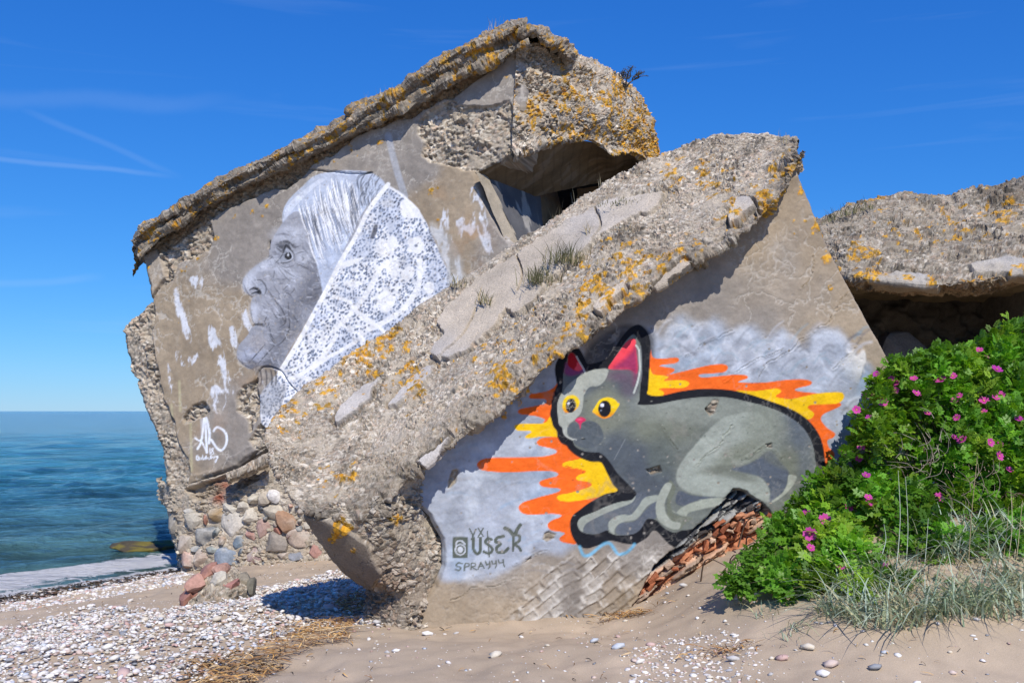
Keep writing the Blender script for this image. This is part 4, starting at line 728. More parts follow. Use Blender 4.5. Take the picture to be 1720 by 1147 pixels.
    p.fill(Z(L4, [(510, 800), (540, 700), (560, 640), (610, 640), (590, 760), (540, 830)]), T((70, 74, 86)), 1.5, .9)
    p.fill(Z(L4, [(640, 330), (800, 290), (830, 400), (700, 380)]), T((214, 214, 214)), 2, .5)
    ed_ = p.mask([(716, 374), (740, 380), (775, 440), (790, 520), (750, 540), (752, 470), (738, 425)], 5, True, (n3_ - .5) * 22); i = np.nonzero(ed_ > 0)[0]; p.c[i] = p.c[i] * (1 - .6 * ed_[i][:, None]) + (T((176, 174, 168))[None] * (.7 + .6 * n3_[i])[:, None]) * .6 * ed_[i][:, None]
    # worn lower corner of the scarf
    p.fill([(432, 625), (445, 618), (470, 640), (480, 655), (470, 690), (448, 700), (436, 690)], T((150, 150, 150)), 3, .5, wob=(n1 - .5) * 14)
    for x in (437, 446, 455, 462): p.stroke([(x, 622), (x + 2, 634), (x + 1, 646)], 2.6, T((60, 62, 70)), 1, .8)
    # the signature
    q = lambda pts: Z(LS, pts); WW = T((232, 238, 246))
    for pts, w in (([(250, 730), (310, 620), (345, 450), (372, 150)], 3.6), ([(378, 150), (405, 300), (415, 550), (430, 800)], 3.8), ([(200, 520), (300, 575), (345, 480)], 2.6), ([(340, 600), (380, 700), (430, 805)], 2.4), ([(415, 140), (455, 280), (482, 440), (468, 620)], 4.2), ([(468, 600), (510, 555), (560, 630), (620, 715), (700, 758), (770, 700), (812, 580), (795, 430), (710, 345), (620, 315), (560, 385)], 3.8), ([(485, 715), (492, 830)], 1.7), ([(545, 715), (512, 740), (540, 770), (560, 810), (535, 835), (512, 800), (540, 765), (550, 725)], 1.5)):
        p.stroke(q(pts), w, WW, .8)
    p.stroke(q([(262, 890), (245, 880), (240, 925), (268, 920), (265, 880), (285, 900), (270, 950), (225, 930), (225, 870), (260, 850)]), 1.2, WW, .7)
    p.stroke(q([(300, 940), (320, 895), (335, 935), (350, 850), (355, 930), (375, 930), (385, 890), (400, 930), (415, 860), (425, 925), (450, 895), (465, 925), (490, 920), (505, 850), (515, 915), (540, 880), (560, 910), (585, 870), (610, 890), (630, 860), (625, 930), (600, 990), (590, 960), (650, 890)]), 1.3, WW, .7)
ROUGHA = [[(215, 395), (260, 385), (330, 345), (352, 372), (362, 398), (350, 420), (330, 432), (300, 442), (288, 470), (268, 482), (256, 500), (262, 530), (256, 560), (262, 600), (270, 650), (284, 690), (302, 745), (318, 780), (316, 812), (285, 850), (190, 600), (190, 400)],
          [(700, 200), (720, 186), (760, 168), (772, 176), (800, 179), (835, 176), (855, 168), (862, 190), (900, 180), (900, 262), (866, 268), (835, 276), (815, 290), (790, 288), (752, 277), (722, 272), (704, 262), (712, 240), (698, 225)],
          [(436, 700), (448, 720), (478, 735), (520, 700), (500, 760), (440, 760), (420, 740), (430, 722)], [(400, 660), (412, 648), (432, 636), (436, 700), (420, 725), (414, 700), (398, 690)], [(340, 700), (352, 690), (345, 675), (322, 680), (308, 700), (310, 712)]]
PLA = [[(240, 430), (262, 418), (270, 440), (276, 465), (262, 485), (252, 500), (245, 470)], [(760, 166), (782, 148), (862, 92), (868, 118), (856, 150), (842, 174), (800, 178)], [(455, 780), (480, 770), (500, 790), (480, 800)]]
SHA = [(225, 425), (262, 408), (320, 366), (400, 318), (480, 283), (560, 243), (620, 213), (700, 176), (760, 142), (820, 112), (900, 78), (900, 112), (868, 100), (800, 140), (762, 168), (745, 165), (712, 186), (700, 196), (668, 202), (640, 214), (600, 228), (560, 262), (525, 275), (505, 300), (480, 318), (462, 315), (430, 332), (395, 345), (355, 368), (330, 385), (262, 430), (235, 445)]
def style_lady(V, X, Y, d):
    wob = (fbm(V, 0.16, 3, 650) - 0.5) * 16
    h, c, cm = plaster(V, (0.335, 0.268, 0.188), 11, 0.36)
    v = (cm * 0.50)[:, None]; c = c * (1 - v) + np.array([[.60, .56, .49]]) * v
    mq = np.zeros(len(V))
    bare_c = c.copy(); pt = Paint(X, Y, c); paint_lady(pt, V); c = pt.c; c = c * (.78 + .44 * fbm(V, .07, 4, 661, .65))[:, None]; h = h + .014 * (fbm(V, .09, 4, 663, .6) - .5)
    w1_, w2_, wi_ = worley(V, .035, 660); fl = ((wi_ < .05) * (1 - sst(.3, .5, w1_)) * .6 + .22 * cm + sst(.64, .70, fbm(V, .25, 5, 662, .62)) * .15).clip(0, 1)[:, None]; c = c * (1 - fl) + (bare_c * .8 + .08) * fl
    ha, ca, f1 = aggregate(V, 1.0, 120, 0.052, 1.0)
    rm = np.zeros(len(V))
    for q_ in ROUGHA: rm = np.maximum(rm, pmask(X, Y, q_, 1.2, wob * .7))
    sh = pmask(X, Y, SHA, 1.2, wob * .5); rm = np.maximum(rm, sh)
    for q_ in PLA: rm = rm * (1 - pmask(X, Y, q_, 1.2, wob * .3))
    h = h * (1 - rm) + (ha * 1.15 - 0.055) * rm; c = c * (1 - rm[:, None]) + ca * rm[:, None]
    c = c * (1 - 0.42 * (sh * rm)[:, None] * np.array([[.8, 1, 1.25]]))  # bare strip below the roof lip, the lip's shade darkened into its colour
    # step cracks through the plaster
    for pts in ([(398, 690), (420, 655), (434, 624), (446, 615), (470, 622), (482, 640), (500, 660), (508, 676)], [(520, 285), (600, 292), (625, 290)], Z(L1, [(500, 380), (512, 320), (520, 290)]), [(418, 770), (440, 752), (460, 746)]):
        pp = crv(pts, False, 4); i = np.nonzero((X > pp[:, 0].min() - 8) & (X < pp[:, 0].max() + 8) & (Y > pp[:, 1].min() - 8) & (Y < pp[:, 1].max() + 8))[0]; best = np.full(len(i), 99.0)
        for k in range(len(pp) - 1):
            e = pp[k + 1] - pp[k]; t = np.clip(((X[i] - pp[k, 0]) * e[0] + (Y[i] + wob[i] * .2 - pp[k, 1]) * e[1]) / (e @ e + 1e-9), 0, 1); best = np.minimum(best, np.hypot(X[i] - pp[k, 0] - t * e[0], Y[i] + wob[i] * .2 - pp[k, 1] - t * e[1]))
        h[i] -= 0.05 * (1 - sst(.4, 1.6, best))
    # broken bottom lip, brownish stains
    bot = pmask(X, Y, [(300, 820), (312, 805), (360, 785), (420, 752), (470, 730), (480, 760), (440, 790), (330, 850), (290, 850)], 2, wob); h = h + 0.03 * bot * fbm(V, 0.08, 3, 655); c = c * (1 - .12 * bot[:, None])
    st = blob_field(X, Y, [(790, 400, 34, .8), (800, 430, 24, .8), (735, 330, 22, .4), (355, 720, 30, .5), (420, 640, 22, .4)])[:, None] * (1 - rm[:, None]); dry = st * sst(.35, .6, fbm(V, .2, 3, 656))[:, None]
    c = c * (1 - dry * .6) + np.array([[.42, .24, .11]]) * dry * .6
    wl_ = blob_field(X, Y, [(x, y, r, 1) for x, y, r in [(305, 455, 9), (330, 435, 7), (312, 445, 6), (345, 520, 5), (318, 505, 4), (395, 365, 7), (425, 355, 7), (450, 345, 7), (440, 362, 5), (762, 332, 7), (735, 370, 5), (725, 322, 6), (735, 315, 5), (720, 330, 5), (640, 240, 8), (590, 250, 8), (560, 272, 6), (695, 270, 6), (250, 450, 5), (460, 392, 4), (850, 130, 8), (815, 115, 5), (300, 540, 4), (365, 400, 6), (530, 270, 7)]])
    c, h = lichen(V, c, h, wl_, 12, 0.06, 0.40)
    return h, c
lady_poly = [(230, 428), (262, 400), (320, 356), (400, 306), (480, 271), (560, 231), (620, 201), (700, 164), (760, 131), (820, 101), (875, 70), (882, 150), (884, 235), (862, 262), (830, 276), (798, 289), (815, 332), (845, 392), (872, 425), (905, 470), (900, 560), (700, 700), (500, 850), (470, 745), (448, 752), (425, 765), (400, 785), (350, 803), (312, 822), (290, 842), (280, 838), (272, 790), (262, 740), (240, 690), (222, 640), (207, 590), (203, 553), (215, 535), (250, 505), (248, 480), (240, 445)]
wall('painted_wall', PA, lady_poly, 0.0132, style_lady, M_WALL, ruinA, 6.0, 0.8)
prism('core', PA, [(262, 440), (400, 335), (620, 225), (860, 110), (868, 240), (790, 295), (805, 340), (835, 400), (890, 470), (880, 600), (520, 860), (300, 860), (300, 800), (262, 690), (232, 590), (228, 560), (270, 510)], 0.32, 2.8, M_PLAIN, ruinA, shift=(-0.9, 0, -0.1))
# roof slab edge along the top
tp = np.array([(223, 405), (236, 388), (262, 370), (330, 330), (400, 290), (470, 256), (540, 224), (584, 202), (590, 188), (625, 172), (672, 153), (690, 134), (760, 90), (830, 54), (862, 41), (884, 46)], float)
bt = np.array([(234, 436), (244, 424), (266, 406), (330, 362), (400, 321), (470, 289), (540, 252), (584, 230), (600, 222), (632, 208), (680, 190), (700, 178), (764, 143), (830, 108), (866, 88), (892, 84)], float)
def rowA(P, dy, dY): P = np.asarray(P); return at(P[:, 0], P[:, 1] + dy, YA(P[:, 0]) + dY)
rowsT = [rowA(bt, -10, 0.25), rowA(bt, -3, -0.06), rowA(bt, 0, -0.17), rowA(bt * .75 + tp * .25, 0, -0.24), rowA(bt * .45 + tp * .55, 0, -0.21), rowA(bt * .15 + tp * .85, 0, -0.30), rowA(tp, 0, -0.27), rowA(tp, -1, 0.1), rowA(tp, 6, 1.6), rowA(tp, 60, 2.4)]
def style_topA(V, X, Y, N):
    h, c, f1 = aggregate(V, 0.72, 140, 0.042, 0.6); L = np.array([.5, 1, 2.2])  # low tone holds underside shade as well as dark lichen
    a = math.radians(26); E = np.stack([V[:, 0] * math.cos(a) + V[:, 2] * math.sin(a), V[:, 1], -V[:, 0] * math.sin(a) + V[:, 2] * math.cos(a)], 1)
    h = h + 0.24 * (fbm(E * np.array([.35, 1, 2.6]), 0.22, 4, 670) - 0.5) + .20 * (fbm(E, .35, 3, 671) - .5)
    c, h = lichen(V, c, h, 0.72 + .3 * (fbm(V, .8, 2, 673) - .5), 14, 0.07, 0.42)
    c = c * (0.8 + 0.25 * fbm(V, .6, 2, 672))[:, None]
    return h, c
loft('roof_slab', rowsT, 620, 110, style_topA, M_CONC, ruinA)
# rubble-faced right-hand end above the embrasure
rM = []
top = [(868, 66, 13.0), (892, 70, 13.1), (925, 84, 13.35), (952, 96, 13.6), (985, 108, 13.9), (1020, 124, 14.2), (1048, 142, 14.5), (1072, 172, 14.8), (1086, 196, 15.0), (1098, 228, 15.2), (1106, 262, 15.4)]
bot = [(858, 262, 13.02), (880, 254, 13.1), (910, 246, 13.3), (940, 240, 13.5), (968, 238, 13.7), (1000, 244, 13.9), (1028, 262, 14.1), (1052, 258, 14.3), (1074, 266, 14.5), (1090, 286, 14.8), (1104, 296, 15.3)]
T_ = resample(np.array(top), 16); B_ = resample(np.array(bot), 16)
rM.append(at(T_[:, 0], T_[:, 1] + 30, T_[:, 2] + 2.2)); rM.append(at(T_[:, 0], T_[:, 1] + 2, T_[:, 2] + 0.9))
for s_ in (0.0, 0.15, 0.38, 0.62, 0.85, 1.0):
    q_ = T_ * (1 - s_) + B_ * s_; bulge = 0.30 * math.sin(math.pi * min(s_ + .05, 1)) * np.sin(np.linspace(0.0, math.pi, 16)); rM.append(at(q_[:, 0], q_[:, 1], q_[:, 2] - bulge))
rM.append(at(B_[:, 0] + 4, B_[:, 1] - 10, B_[:, 2] + 0.45))
def style_massA(V, X, Y, N):
    h, c, f1 = aggregate(V, 1.12, 160, 0.05, 1.0)
    h = h + 0.22 * (fbm(V, 0.5, 2, 690) - .5)
    low = sst(-40, 0, Y - np.interp(X, B_[:, 0], B_[:, 1]))
    cap_shade = pmask(X, Y, [(880, 100), (890, 84), (955, 95), (950, 128), (915, 125), (900, 115)], 4)
    h = h - 0.05 * cap_shade; c = c * (1 - .3 * cap_shade[:, None])  # shadow beneath the cap ledge darkened into the colour
    c, h = lichen(V, c, h, 0.36 + blob_field(X, Y, [(1085, 250, 60, .75), (1060, 200, 60, .6), (1040, 160, 40, .6), (960, 160, 45, .5), (900, 180, 35, .4), (950, 220, 40, .45), (1100, 280, 40, .8)]), 16, 0.065, 0.36)
    return h, c
loft('broken_end', rM, 300, 230, style_massA, M_CONC, ruinA)
cap = [row([(868, 62, 13.0), (890, 66, 12.95), (920, 80, 13.15), (950, 104, 13.4), (962, 108, 13.7)]), row([(866, 54, 12.75), (890, 58, 12.72), (922, 74, 12.95), (952, 96, 13.2), (966, 102, 13.6)]), row([(866, 46, 12.8), (893, 47, 12.75), (926, 62, 13.0), (956, 86, 13.25), (968, 96, 13.7)]), row([(866, 43, 13.4), (895, 45, 13.4), (926, 60, 13.6), (955, 86, 13.9), (966, 98, 14.2)]), row([(866, 80, 14.6), (895, 80, 14.6), (926, 90, 14.7), (955, 110, 14.8), (966, 120, 14.9)])]
loft('roof_slab', cap, 110, 60, style_topA, M_CONC, ruinA)
# embrasure: stepped jamb, deep ceiling, dark throat
def slabq(name, pts, mat, par, tone_=(0.3, 0.26, 0.2), n=(60, 40), rough=0.02, k=0, streak=None):
    a = row([pts[0], pts[1]]); b = row([pts[3], pts[2]]); nu, nv = n
    u = np.linspace(0, 1, nu); v = np.linspace(0, 1, nv)
    V = ((a[0] * (1 - u[:, None]) + a[1] * u[:, None])[None] * (1 - v[:, None, None]) + (b[0] * (1 - u[:, None]) + b[1] * u[:, None])[None] * v[:, None, None]).reshape(-1, 3)
    F = grid_faces(nu, nv); N = normals(V, F)
    if np.mean(np.sum(N * (V - EYEV), 1)) > 0: N = -N; F = F[:, ::-1]
    hh = rough * (fbm(V, 0.25, 4, 700 + k) - .5) * 2; c = np.array([tone_]) * (0.6 + 0.8 * fbm(V, .3, 4, 710 + k))[:, None]
    if streak is not None:
        s_ = sst(.56, .66, fbm(V * np.array(streak), .2, 3, 720 + k))[:, None]; c = c * (1 - .6 * s_) + np.array([[.5, .47, .42]]) * .6 * s_
    return mobj(name, V + N * hh[:, None], F, mat, par, c)
def style_ceil(V, X, Y, N):
    c = np.array([(.17, .12, .065)]) * (0.5 + 1.0 * fbm(V * np.array([.5, 2, 1]), .3, 4, 711))[:, None]; s_ = sst(.57, .66, fbm(V * np.array([.5, 2.2, 1]), .22, 3, 721))[:, None]
    ha, ca, _ = aggregate(V, .8, 199, .05, .8); e_ = sst(-14, -2, -(Y - np.interp(X, B_[:, 0], B_[:, 1])) - 0)[:, None]; c = c * (1 - .22 * s_) + np.array([[.40, .34, .27]]) * .22 * s_; c = c * (.8 + .2 * (np.sin(V[:, 0] * 46 + 6 * fbm(V, .5, 2, 704)) > -.85))[:, None]
    return .025 * (fbm(V, .25, 4, 701) - .5) + .02 * (np.floor(fbm(V * np.array([.2, 3, 1]), .3, 2, 702) * 8) / 8), c
front_ = at(B_[:, 0] + 2, B_[:, 1] - 3, B_[:, 2] + .12); front_[0] = at(797, 290, 13.06); front_[1] = at(835, 274, 13.15)
back_ = row([(898, 330, 14.35), (950, 318, 14.7), (1000, 308, 15.2), (1050, 298, 15.8), (1092, 288, 16.3)])
loft('embrasure_ceiling', [front_, (front_ * .6 + resample(back_, 16) * .4) , resample(back_, 16)], 150, 70, style_ceil, M_WALL, ruinA)
slabq('embrasure_jamb', [(818, 300, 13.28), (906, 318, 14.5), (914, 388, 14.5), (874, 412, 13.3)], M_CONC, ruinA, (.11, .11, .115), (60, 60), .015, 2, (1, 1, .3))  # shade under the ceiling put into the jamb's dark base colour
slabq('jamb_edge', [(799, 288, 13.03), (820, 298, 13.27), (880, 425, 13.35), (852, 412, 13.08)], M_CONC, ruinA, (.42, .36, .27), (20, 90), .03, 3)
slabq('jamb_edge', [(848, 400, 13.06), (880, 405, 13.3), (960, 520, 13.5), (930, 520, 13.2)], M_CONC, ruinA, (.36, .3, .22), (20, 40), .03, 4)
slabq('throat_side', [(905, 316, 14.5), (935, 322, 16.0), (955, 400, 16.0), (914, 392, 14.5)], M_CONC, ruinA, (.22, .14, .07), (40, 30), .05, 5)
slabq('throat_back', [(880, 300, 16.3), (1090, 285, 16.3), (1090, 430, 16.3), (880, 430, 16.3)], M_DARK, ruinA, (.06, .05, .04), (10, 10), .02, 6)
slabq('throat_pier', [(968, 318, 15.6), (1010, 312, 15.8), (1012, 380, 15.8), (972, 390, 15.6)], M_CONC, ruinA, (.20, .13, .07), (30, 30), .08, 7)
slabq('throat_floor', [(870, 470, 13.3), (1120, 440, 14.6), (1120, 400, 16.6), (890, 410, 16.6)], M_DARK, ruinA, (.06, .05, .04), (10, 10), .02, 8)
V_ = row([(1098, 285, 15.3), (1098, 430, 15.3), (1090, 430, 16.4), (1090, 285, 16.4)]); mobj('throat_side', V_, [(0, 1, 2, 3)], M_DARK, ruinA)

# rubble masonry under block A
def style_mort(V, X, Y, N):
    h, c, f1 = aggregate(V, 1.0, 180, 0.07, .8); c = c * .6 + np.array([[.40, .345, .265]]) * .5; h = h + .09 * (fbm(V, .35, 3, 730) - .5)
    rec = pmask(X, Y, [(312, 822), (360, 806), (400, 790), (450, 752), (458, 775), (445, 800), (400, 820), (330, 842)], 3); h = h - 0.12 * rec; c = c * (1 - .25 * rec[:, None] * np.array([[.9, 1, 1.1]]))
    rust = blob_field(X, Y, [(370, 836, 11, 1), (372, 815, 8, .8), (362, 812, 6, .5)])[:, None]; c = c * (1 - rust) + np.array([[.30, .085, .045]]) * rust
    wh = blob_field(X, Y, [(440, 815, 20, .7), (460, 840, 24, .5), (395, 860, 30, .4), (475, 800, 16, .7)])[:, None] * sst(.4, .6, fbm(V, .1, 3, 735))[:, None]; c = c * (1 - wh * .7) + np.array([[.68, .66, .62]]) * wh * .7
    return h, c
rm_ = [row([(268, 800, 15.3), (285, 815, 14.75), (312, 815, 14.55), (400, 785, 14.3), (460, 745, 14.15), (540, 700, 14.0), (620, 700, 14.0)]),
       row([(272, 840, 15.3), (282, 845, 14.75), (312, 842, 14.52), (400, 825, 14.28), (460, 800, 14.1), (540, 780, 14.0), (640, 780, 13.9)]),
       row([(285, 880, 15.3), (294, 885, 14.7), (320, 882, 14.5), (400, 872, 14.2), (470, 860, 14.05), (560, 850, 13.9), (660, 850, 13.8)]),
       row([(298, 930, 15.3), (306, 935, 14.65), (330, 930, 14.45), (400, 920, 14.15), (480, 912, 14.0), (570, 905, 13.85), (670, 900, 13.7)]),
       row([(302, 990, 15.3), (308, 990, 14.6), (332, 990, 14.4), (400, 985, 14.1), (480, 980, 13.95), (570, 975, 13.8), (670, 970, 13.6)])]
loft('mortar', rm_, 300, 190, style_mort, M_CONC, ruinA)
def ico(sub):
    import bmesh
    bm = bmesh.new(); bmesh.ops.create_icosphere(bm, subdivisions=sub, radius=1.0)
    V = np.array([v.co[:] for v in bm.verts]); F = np.array([[v.index for v in f.verts] for f in bm.faces]); bm.free(); return V, F
ICO = {k: ico(k) for k in (1, 2, 3, 4)}
def stone_geo(r, seed, sub=3, facet=0.35, sq=.72, cut=(.52, .92)):
    V, F = ICO[sub]; V = np.sign(V) * np.abs(V) ** sq; g = np.random.default_rng(seed)
    for _ in range(13):                        # flatten with random planes: a cleft, worn field stone
        n = g.normal(size=3); n /= np.linalg.norm(n); d = g.uniform(*cut); t = V @ n - d; V = V - np.clip(t, 0, None)[:, None] * n * (1 - facet * .3)
    V = V * (1 + 0.12 * (fbm(V + seed * 3.1, .8, 3, 740) - .5))[:, None] + 0.03 * (fbm(V + seed, .25, 2, 741) - .5)[:, None]
    return V * np.array(r), F
STN = [(155, 1070, 52, 52, (.46, .32, .26)), (283, 1052, 68, 56, (.44, .35, .28)), (465, 1045, 95, 60, (.24, .28, .33)), (140, 945, 62, 66, (.40, .34, .28)), (275, 915, 78, 62, (.17, .18, .19)), (352, 870, 24, 32, (.10, .12, .13)), (347, 752, 66, 56, (.40, .28, .15)), (200, 800, 62, 64, (.50, .46, .38)), (270, 785, 18, 42, (.30, .15, .11)),
       (470, 830, 74, 84, (.52, .48, .42)), (590, 885, 45, 52, (.38, .22, .18)), (682, 850, 52, 48, (.42, .29, .25)), (772, 862, 26, 26, (.36, .17, .13)), (832, 800, 58, 78, (.36, .22, .14)), (632, 992, 68, 74, (.30, .20, .19)), (770, 948, 74, 62, (.26, .23, .20)), (940, 925, 84, 58, (.46, .37, .30)), (905, 1030, 62, 36, (.24, .25, .27)), (1042, 1003, 66, 54, (.42, .24, .20)),
       (510, 952, 58, 48, (.14, .18, .22)), (590, 772, 54, 52, (.52, .47, .39)), (742, 727, 60, 42, (.46, .41, .33)), (215, 998, 36, 26, (.16, .18, .20)), (335, 985, 52, 26, (.26, .28, .26)), (396, 932, 24, 28, (.32, .24, .18)), (75, 800, 50, 80, (.36, .33, .28)), (712, 1035, 30, 30, (.14, .16, .19)), (356, 1042, 18, 22, (.40, .18, .14)), (250, 1010, 34, 18, (.50, .36, .30)),
       (440, 712, 44, 34, (.46, .43, .37)), (530, 702, 46, 36, (.52, .48, .41)), (604, 650, 44, 34, (.50, .46, .38)), (690, 640, 46, 40, (.42, .37, .30)), (745, 628, 40, 36, (.60, .58, .56)), (170, 735, 50, 30, (.38, .36, .31)), (860, 890, 36, 26, (.36, .25, .22)), (925, 850, 26, 18, (.15, .16, .17)), (525, 1005, 30, 26, (.12, .15, .18)), (1130, 985, 40, 40, (.34, .30, .26)), (375, 1075, 26, 22, (.15, .18, .22)), (820, 1030, 44, 22, (.42, .36, .30))]
P6 = (280, 680, 4.096)
g_ = np.random.default_rng(13); taken = [(x, y, rx, ry) for x, y, rx, ry, _ in STN]
for _ in range(2500):                          # smaller stones wedged between the big ones
    x, y = g_.uniform(40, 1120), g_.uniform(690, 1090); r_ = g_.uniform(14, 40)
    if y < 690 + 0.0 * x or any(((x - a) / (rx * 1.12 + r_ * .8)) ** 2 + ((y - b) / (ry * 1.12 + r_ * .7)) ** 2 < 1 for a, b, rx, ry in taken) or (x < 500 and y < 690 + (500 - x) * .12) or x < 40 + (y - 690) * .12: continue
    t_ = (x, y, r_, r_ * g_.uniform(.6, .9)); taken.append(t_); STN.append(t_ + ([(.44, .40, .33), (.36, .30, .25), (.20, .21, .22), (.42, .27, .21), (.52, .48, .40), (.30, .27, .23)][g_.integers(6)],))
for k, (x, y, rx, ry, colr) in enumerate(STN):
    px, py = Z(P6, [(x, y)])[0]; yw = np.interp(px, [285, 312, 400, 470, 560], [14.72, 14.5, 14.2, 14.03, 13.9]) + 0.0
    if px < 305: yw += 0.08
    sc = yw / FPX / 4.096; V, F = stone_geo((rx * sc * 1.42, 0.125, ry * sc * 1.42), k + 1, 3 if rx > 66 else 2)
    cpos = at(px, py, yw + 0.04); a = random.uniform(-.25, .25); V = V @ np.array([[math.cos(a), 0, math.sin(a)], [0, 1, 0], [-math.sin(a), 0, math.cos(a)]])
    W = V + cpos; cc = np.array([colr]) * (0.55 + .9 * fbm(W, .09, 3, 745 + k))[:, None]; f = sst(.56, .66, fbm(W, .13, 3, 760))[:, None]; cc = cc * (1 - .55 * f) + np.array([[.58, .55, .48]]) * .55 * f
    mobj('stone', W, F, M_STONE, ruinA, cc, smooth=False)
# ledge fragment below the wall
def lump(name, pts_row, nu, nv, k, parent, tone_=1.0, size=.05, amp=.6, lich=0.0):
    def st(V, X, Y, N):
        h, c, f1 = aggregate(V, tone_, k, size, amp)
        if lich: c, h = lichen(V, c, h, lich + 0 * X, k + 1, .1, .42)
        return h, c
    return loft(name, pts_row, nu, nv, st, M_CONC, parent)
lump('ledge', [row([(378, 802, 14.3), (400, 792, 14.3), (420, 780, 14.2), (448, 766, 14.1)]), row([(380, 798, 13.95), (402, 788, 13.92), (424, 774, 13.9), (450, 760, 13.85)]), row([(382, 808, 13.92), (404, 798, 13.9), (426, 790, 13.88), (452, 776, 13.82)]), row([(384, 814, 14.3), (404, 804, 14.3), (426, 796, 14.2), (452, 782, 14.2)])], 60, 30, 200, ruinA)

# ================================================================ block C: the roofed ruin behind on the right
ruinC = thing('bunker_ruin', (5.2, 13.0, 0.6), 'low bunker ruin with a dark hollow under its slab, behind the rose bush', 'ruin')
topC = resample(np.array([(1330, 400, 13.6), (1378, 374, 13.4), (1400, 362, 13.4), (1450, 347, 13.5), (1520, 336, 13.5), (1600, 335, 13.5), (1620, 326, 13.4), (1660, 324, 13.3), (1690, 314, 13.2), (1720, 308, 13.2), (1800, 300, 13.2)]), 20)
botC = resample(np.array([(1330, 470, 12.6), (1400, 462, 12.2), (1436, 464, 11.9), (1475, 470, 11.75), (1520, 474, 11.65), (1560, 477, 11.6), (1610, 474, 11.6), (1650, 470, 11.6), (1690, 462, 11.6), (1720, 458, 11.6), (1800, 452, 11.6)]), 20)
rC = [at(topC[:, 0], topC[:, 1] + 60, topC[:, 2] + 3.0), at(topC[:, 0], topC[:, 1] + 3, topC[:, 2] + 0.5)]
for s_ in (0, .12, .35, .6, .85, 1.0):
    q_ = topC * (1 - s_) + botC * s_; rC.append(at(q_[:, 0], q_[:, 1], q_[:, 2] - .08 * math.sin(math.pi * s_)))
rC.append(at(botC[:, 0], botC[:, 1] + 12, botC[:, 2] + 0.12)); rC.append(at(botC[:, 0], botC[:, 1] + 22, botC[:, 2] + 0.5))
def style_C(V, X, Y, N):
    h, c, f1 = aggregate(V, 0.80, 220, 0.05, 1.0); wob = (fbm(V, .14, 3, 800) - .5) * 14
    h = h + .26 * (fbm(V * np.array([.5, 1, 1.9]), .40, 4, 801, .6) - .5)
    hp, cp, cm = plaster(V, (.40, .36, .30), 60, .4)
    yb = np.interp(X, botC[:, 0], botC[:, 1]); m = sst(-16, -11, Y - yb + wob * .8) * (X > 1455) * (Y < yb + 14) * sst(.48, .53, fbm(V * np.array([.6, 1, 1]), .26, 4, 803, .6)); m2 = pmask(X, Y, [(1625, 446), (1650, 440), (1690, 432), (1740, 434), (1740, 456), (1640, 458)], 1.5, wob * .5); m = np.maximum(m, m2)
    h = h * (1 - m) + (hp + .02 + .10 * (fbm(V, .2, 4, 804, .6) - .5)) * m; c = c * (1 - m[:, None]) + cp * m[:, None]
    m3 = pmask(X, Y, [(1640, 316), (1680, 312), (1730, 304), (1730, 330), (1660, 345), (1640, 336)], 4, wob); c = c * (1 - .35 * m3[:, None]); h = h + .05 * m3
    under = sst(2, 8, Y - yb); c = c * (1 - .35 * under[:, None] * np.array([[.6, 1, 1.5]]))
    w = .34 + .42 * sst(-18, -6, Y - yb) * (Y < yb + 3) + blob_field(X, Y, [(1480, 350, 40, .3), (1470, 440, 25, .4), (1440, 425, 22, .4), (1600, 395, 30, .35), (1700, 360, 30, .3)])
    c, h = lichen(V, c, h, w, 18, .09, .38)
    return h, c
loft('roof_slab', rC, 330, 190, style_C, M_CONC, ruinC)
slabq('ceiling', [(1330, 474, 12.8), (1800, 462, 11.9), (1800, 505, 14.5), (1330, 505, 14.5)], M_CONC, ruinC, (.24, .185, .11), (120, 40), .10, 20)
slabq('back_wall', [(1330, 495, 14.6), (1810, 495, 14.6), (1810, 760, 14.6), (1330, 760, 14.6)], M_CONC, ruinC, (.13, .115, .095), (200, 110), .35, 21)
V_ = row([(1390, 470, 12.4), (1390, 800, 12.4), (1380, 800, 15), (1380, 460, 15)]); mobj('side_wall', V_, [(0, 1, 2, 3)], M_DARK, ruinC)
V_ = np.array([[6.9, 11.7, -0.2], [6.9, 15.4, -0.2], [6.9, 15.4, 4.2], [6.9, 11.7, 4.0]]); V_ = np.concatenate([V_, V_ + np.array([.35, 0, 0])]); mobj('side_wall', V_, [(0, 1, 2, 3), (7, 6, 5, 4), (0, 4, 5, 1), (1, 5, 6, 2), (2, 6, 7, 3), (3, 7, 4, 0)], M_PLAIN, ruinC, smooth=False)
V_ = row([(1330, 470, 12.9), (1812, 440, 12.0), (1812, 400, 16.2), (1330, 400, 16.2)]); mobj('slab_core', V_, [(0, 1, 2, 3)], M_DARK, ruinC)
for k, (x, y, rx, ry, yy) in enumerate([(1515, 600, 50, 44, 13.2), (1585, 655, 70, 36, 13.4), (1690, 660, 90, 40, 13.5)]):
    V, F = stone_geo((rx * yy / FPX, .4, ry * yy / FPX), 300 + k); W = V + at(x, y, yy)
    mobj('broken_block', W, F, M_STONE, ruinC, np.array([[.15, .13, .11]]) * (0.6 + .8 * fbm(W, .2, 3, 820))[:, None], smooth=False)
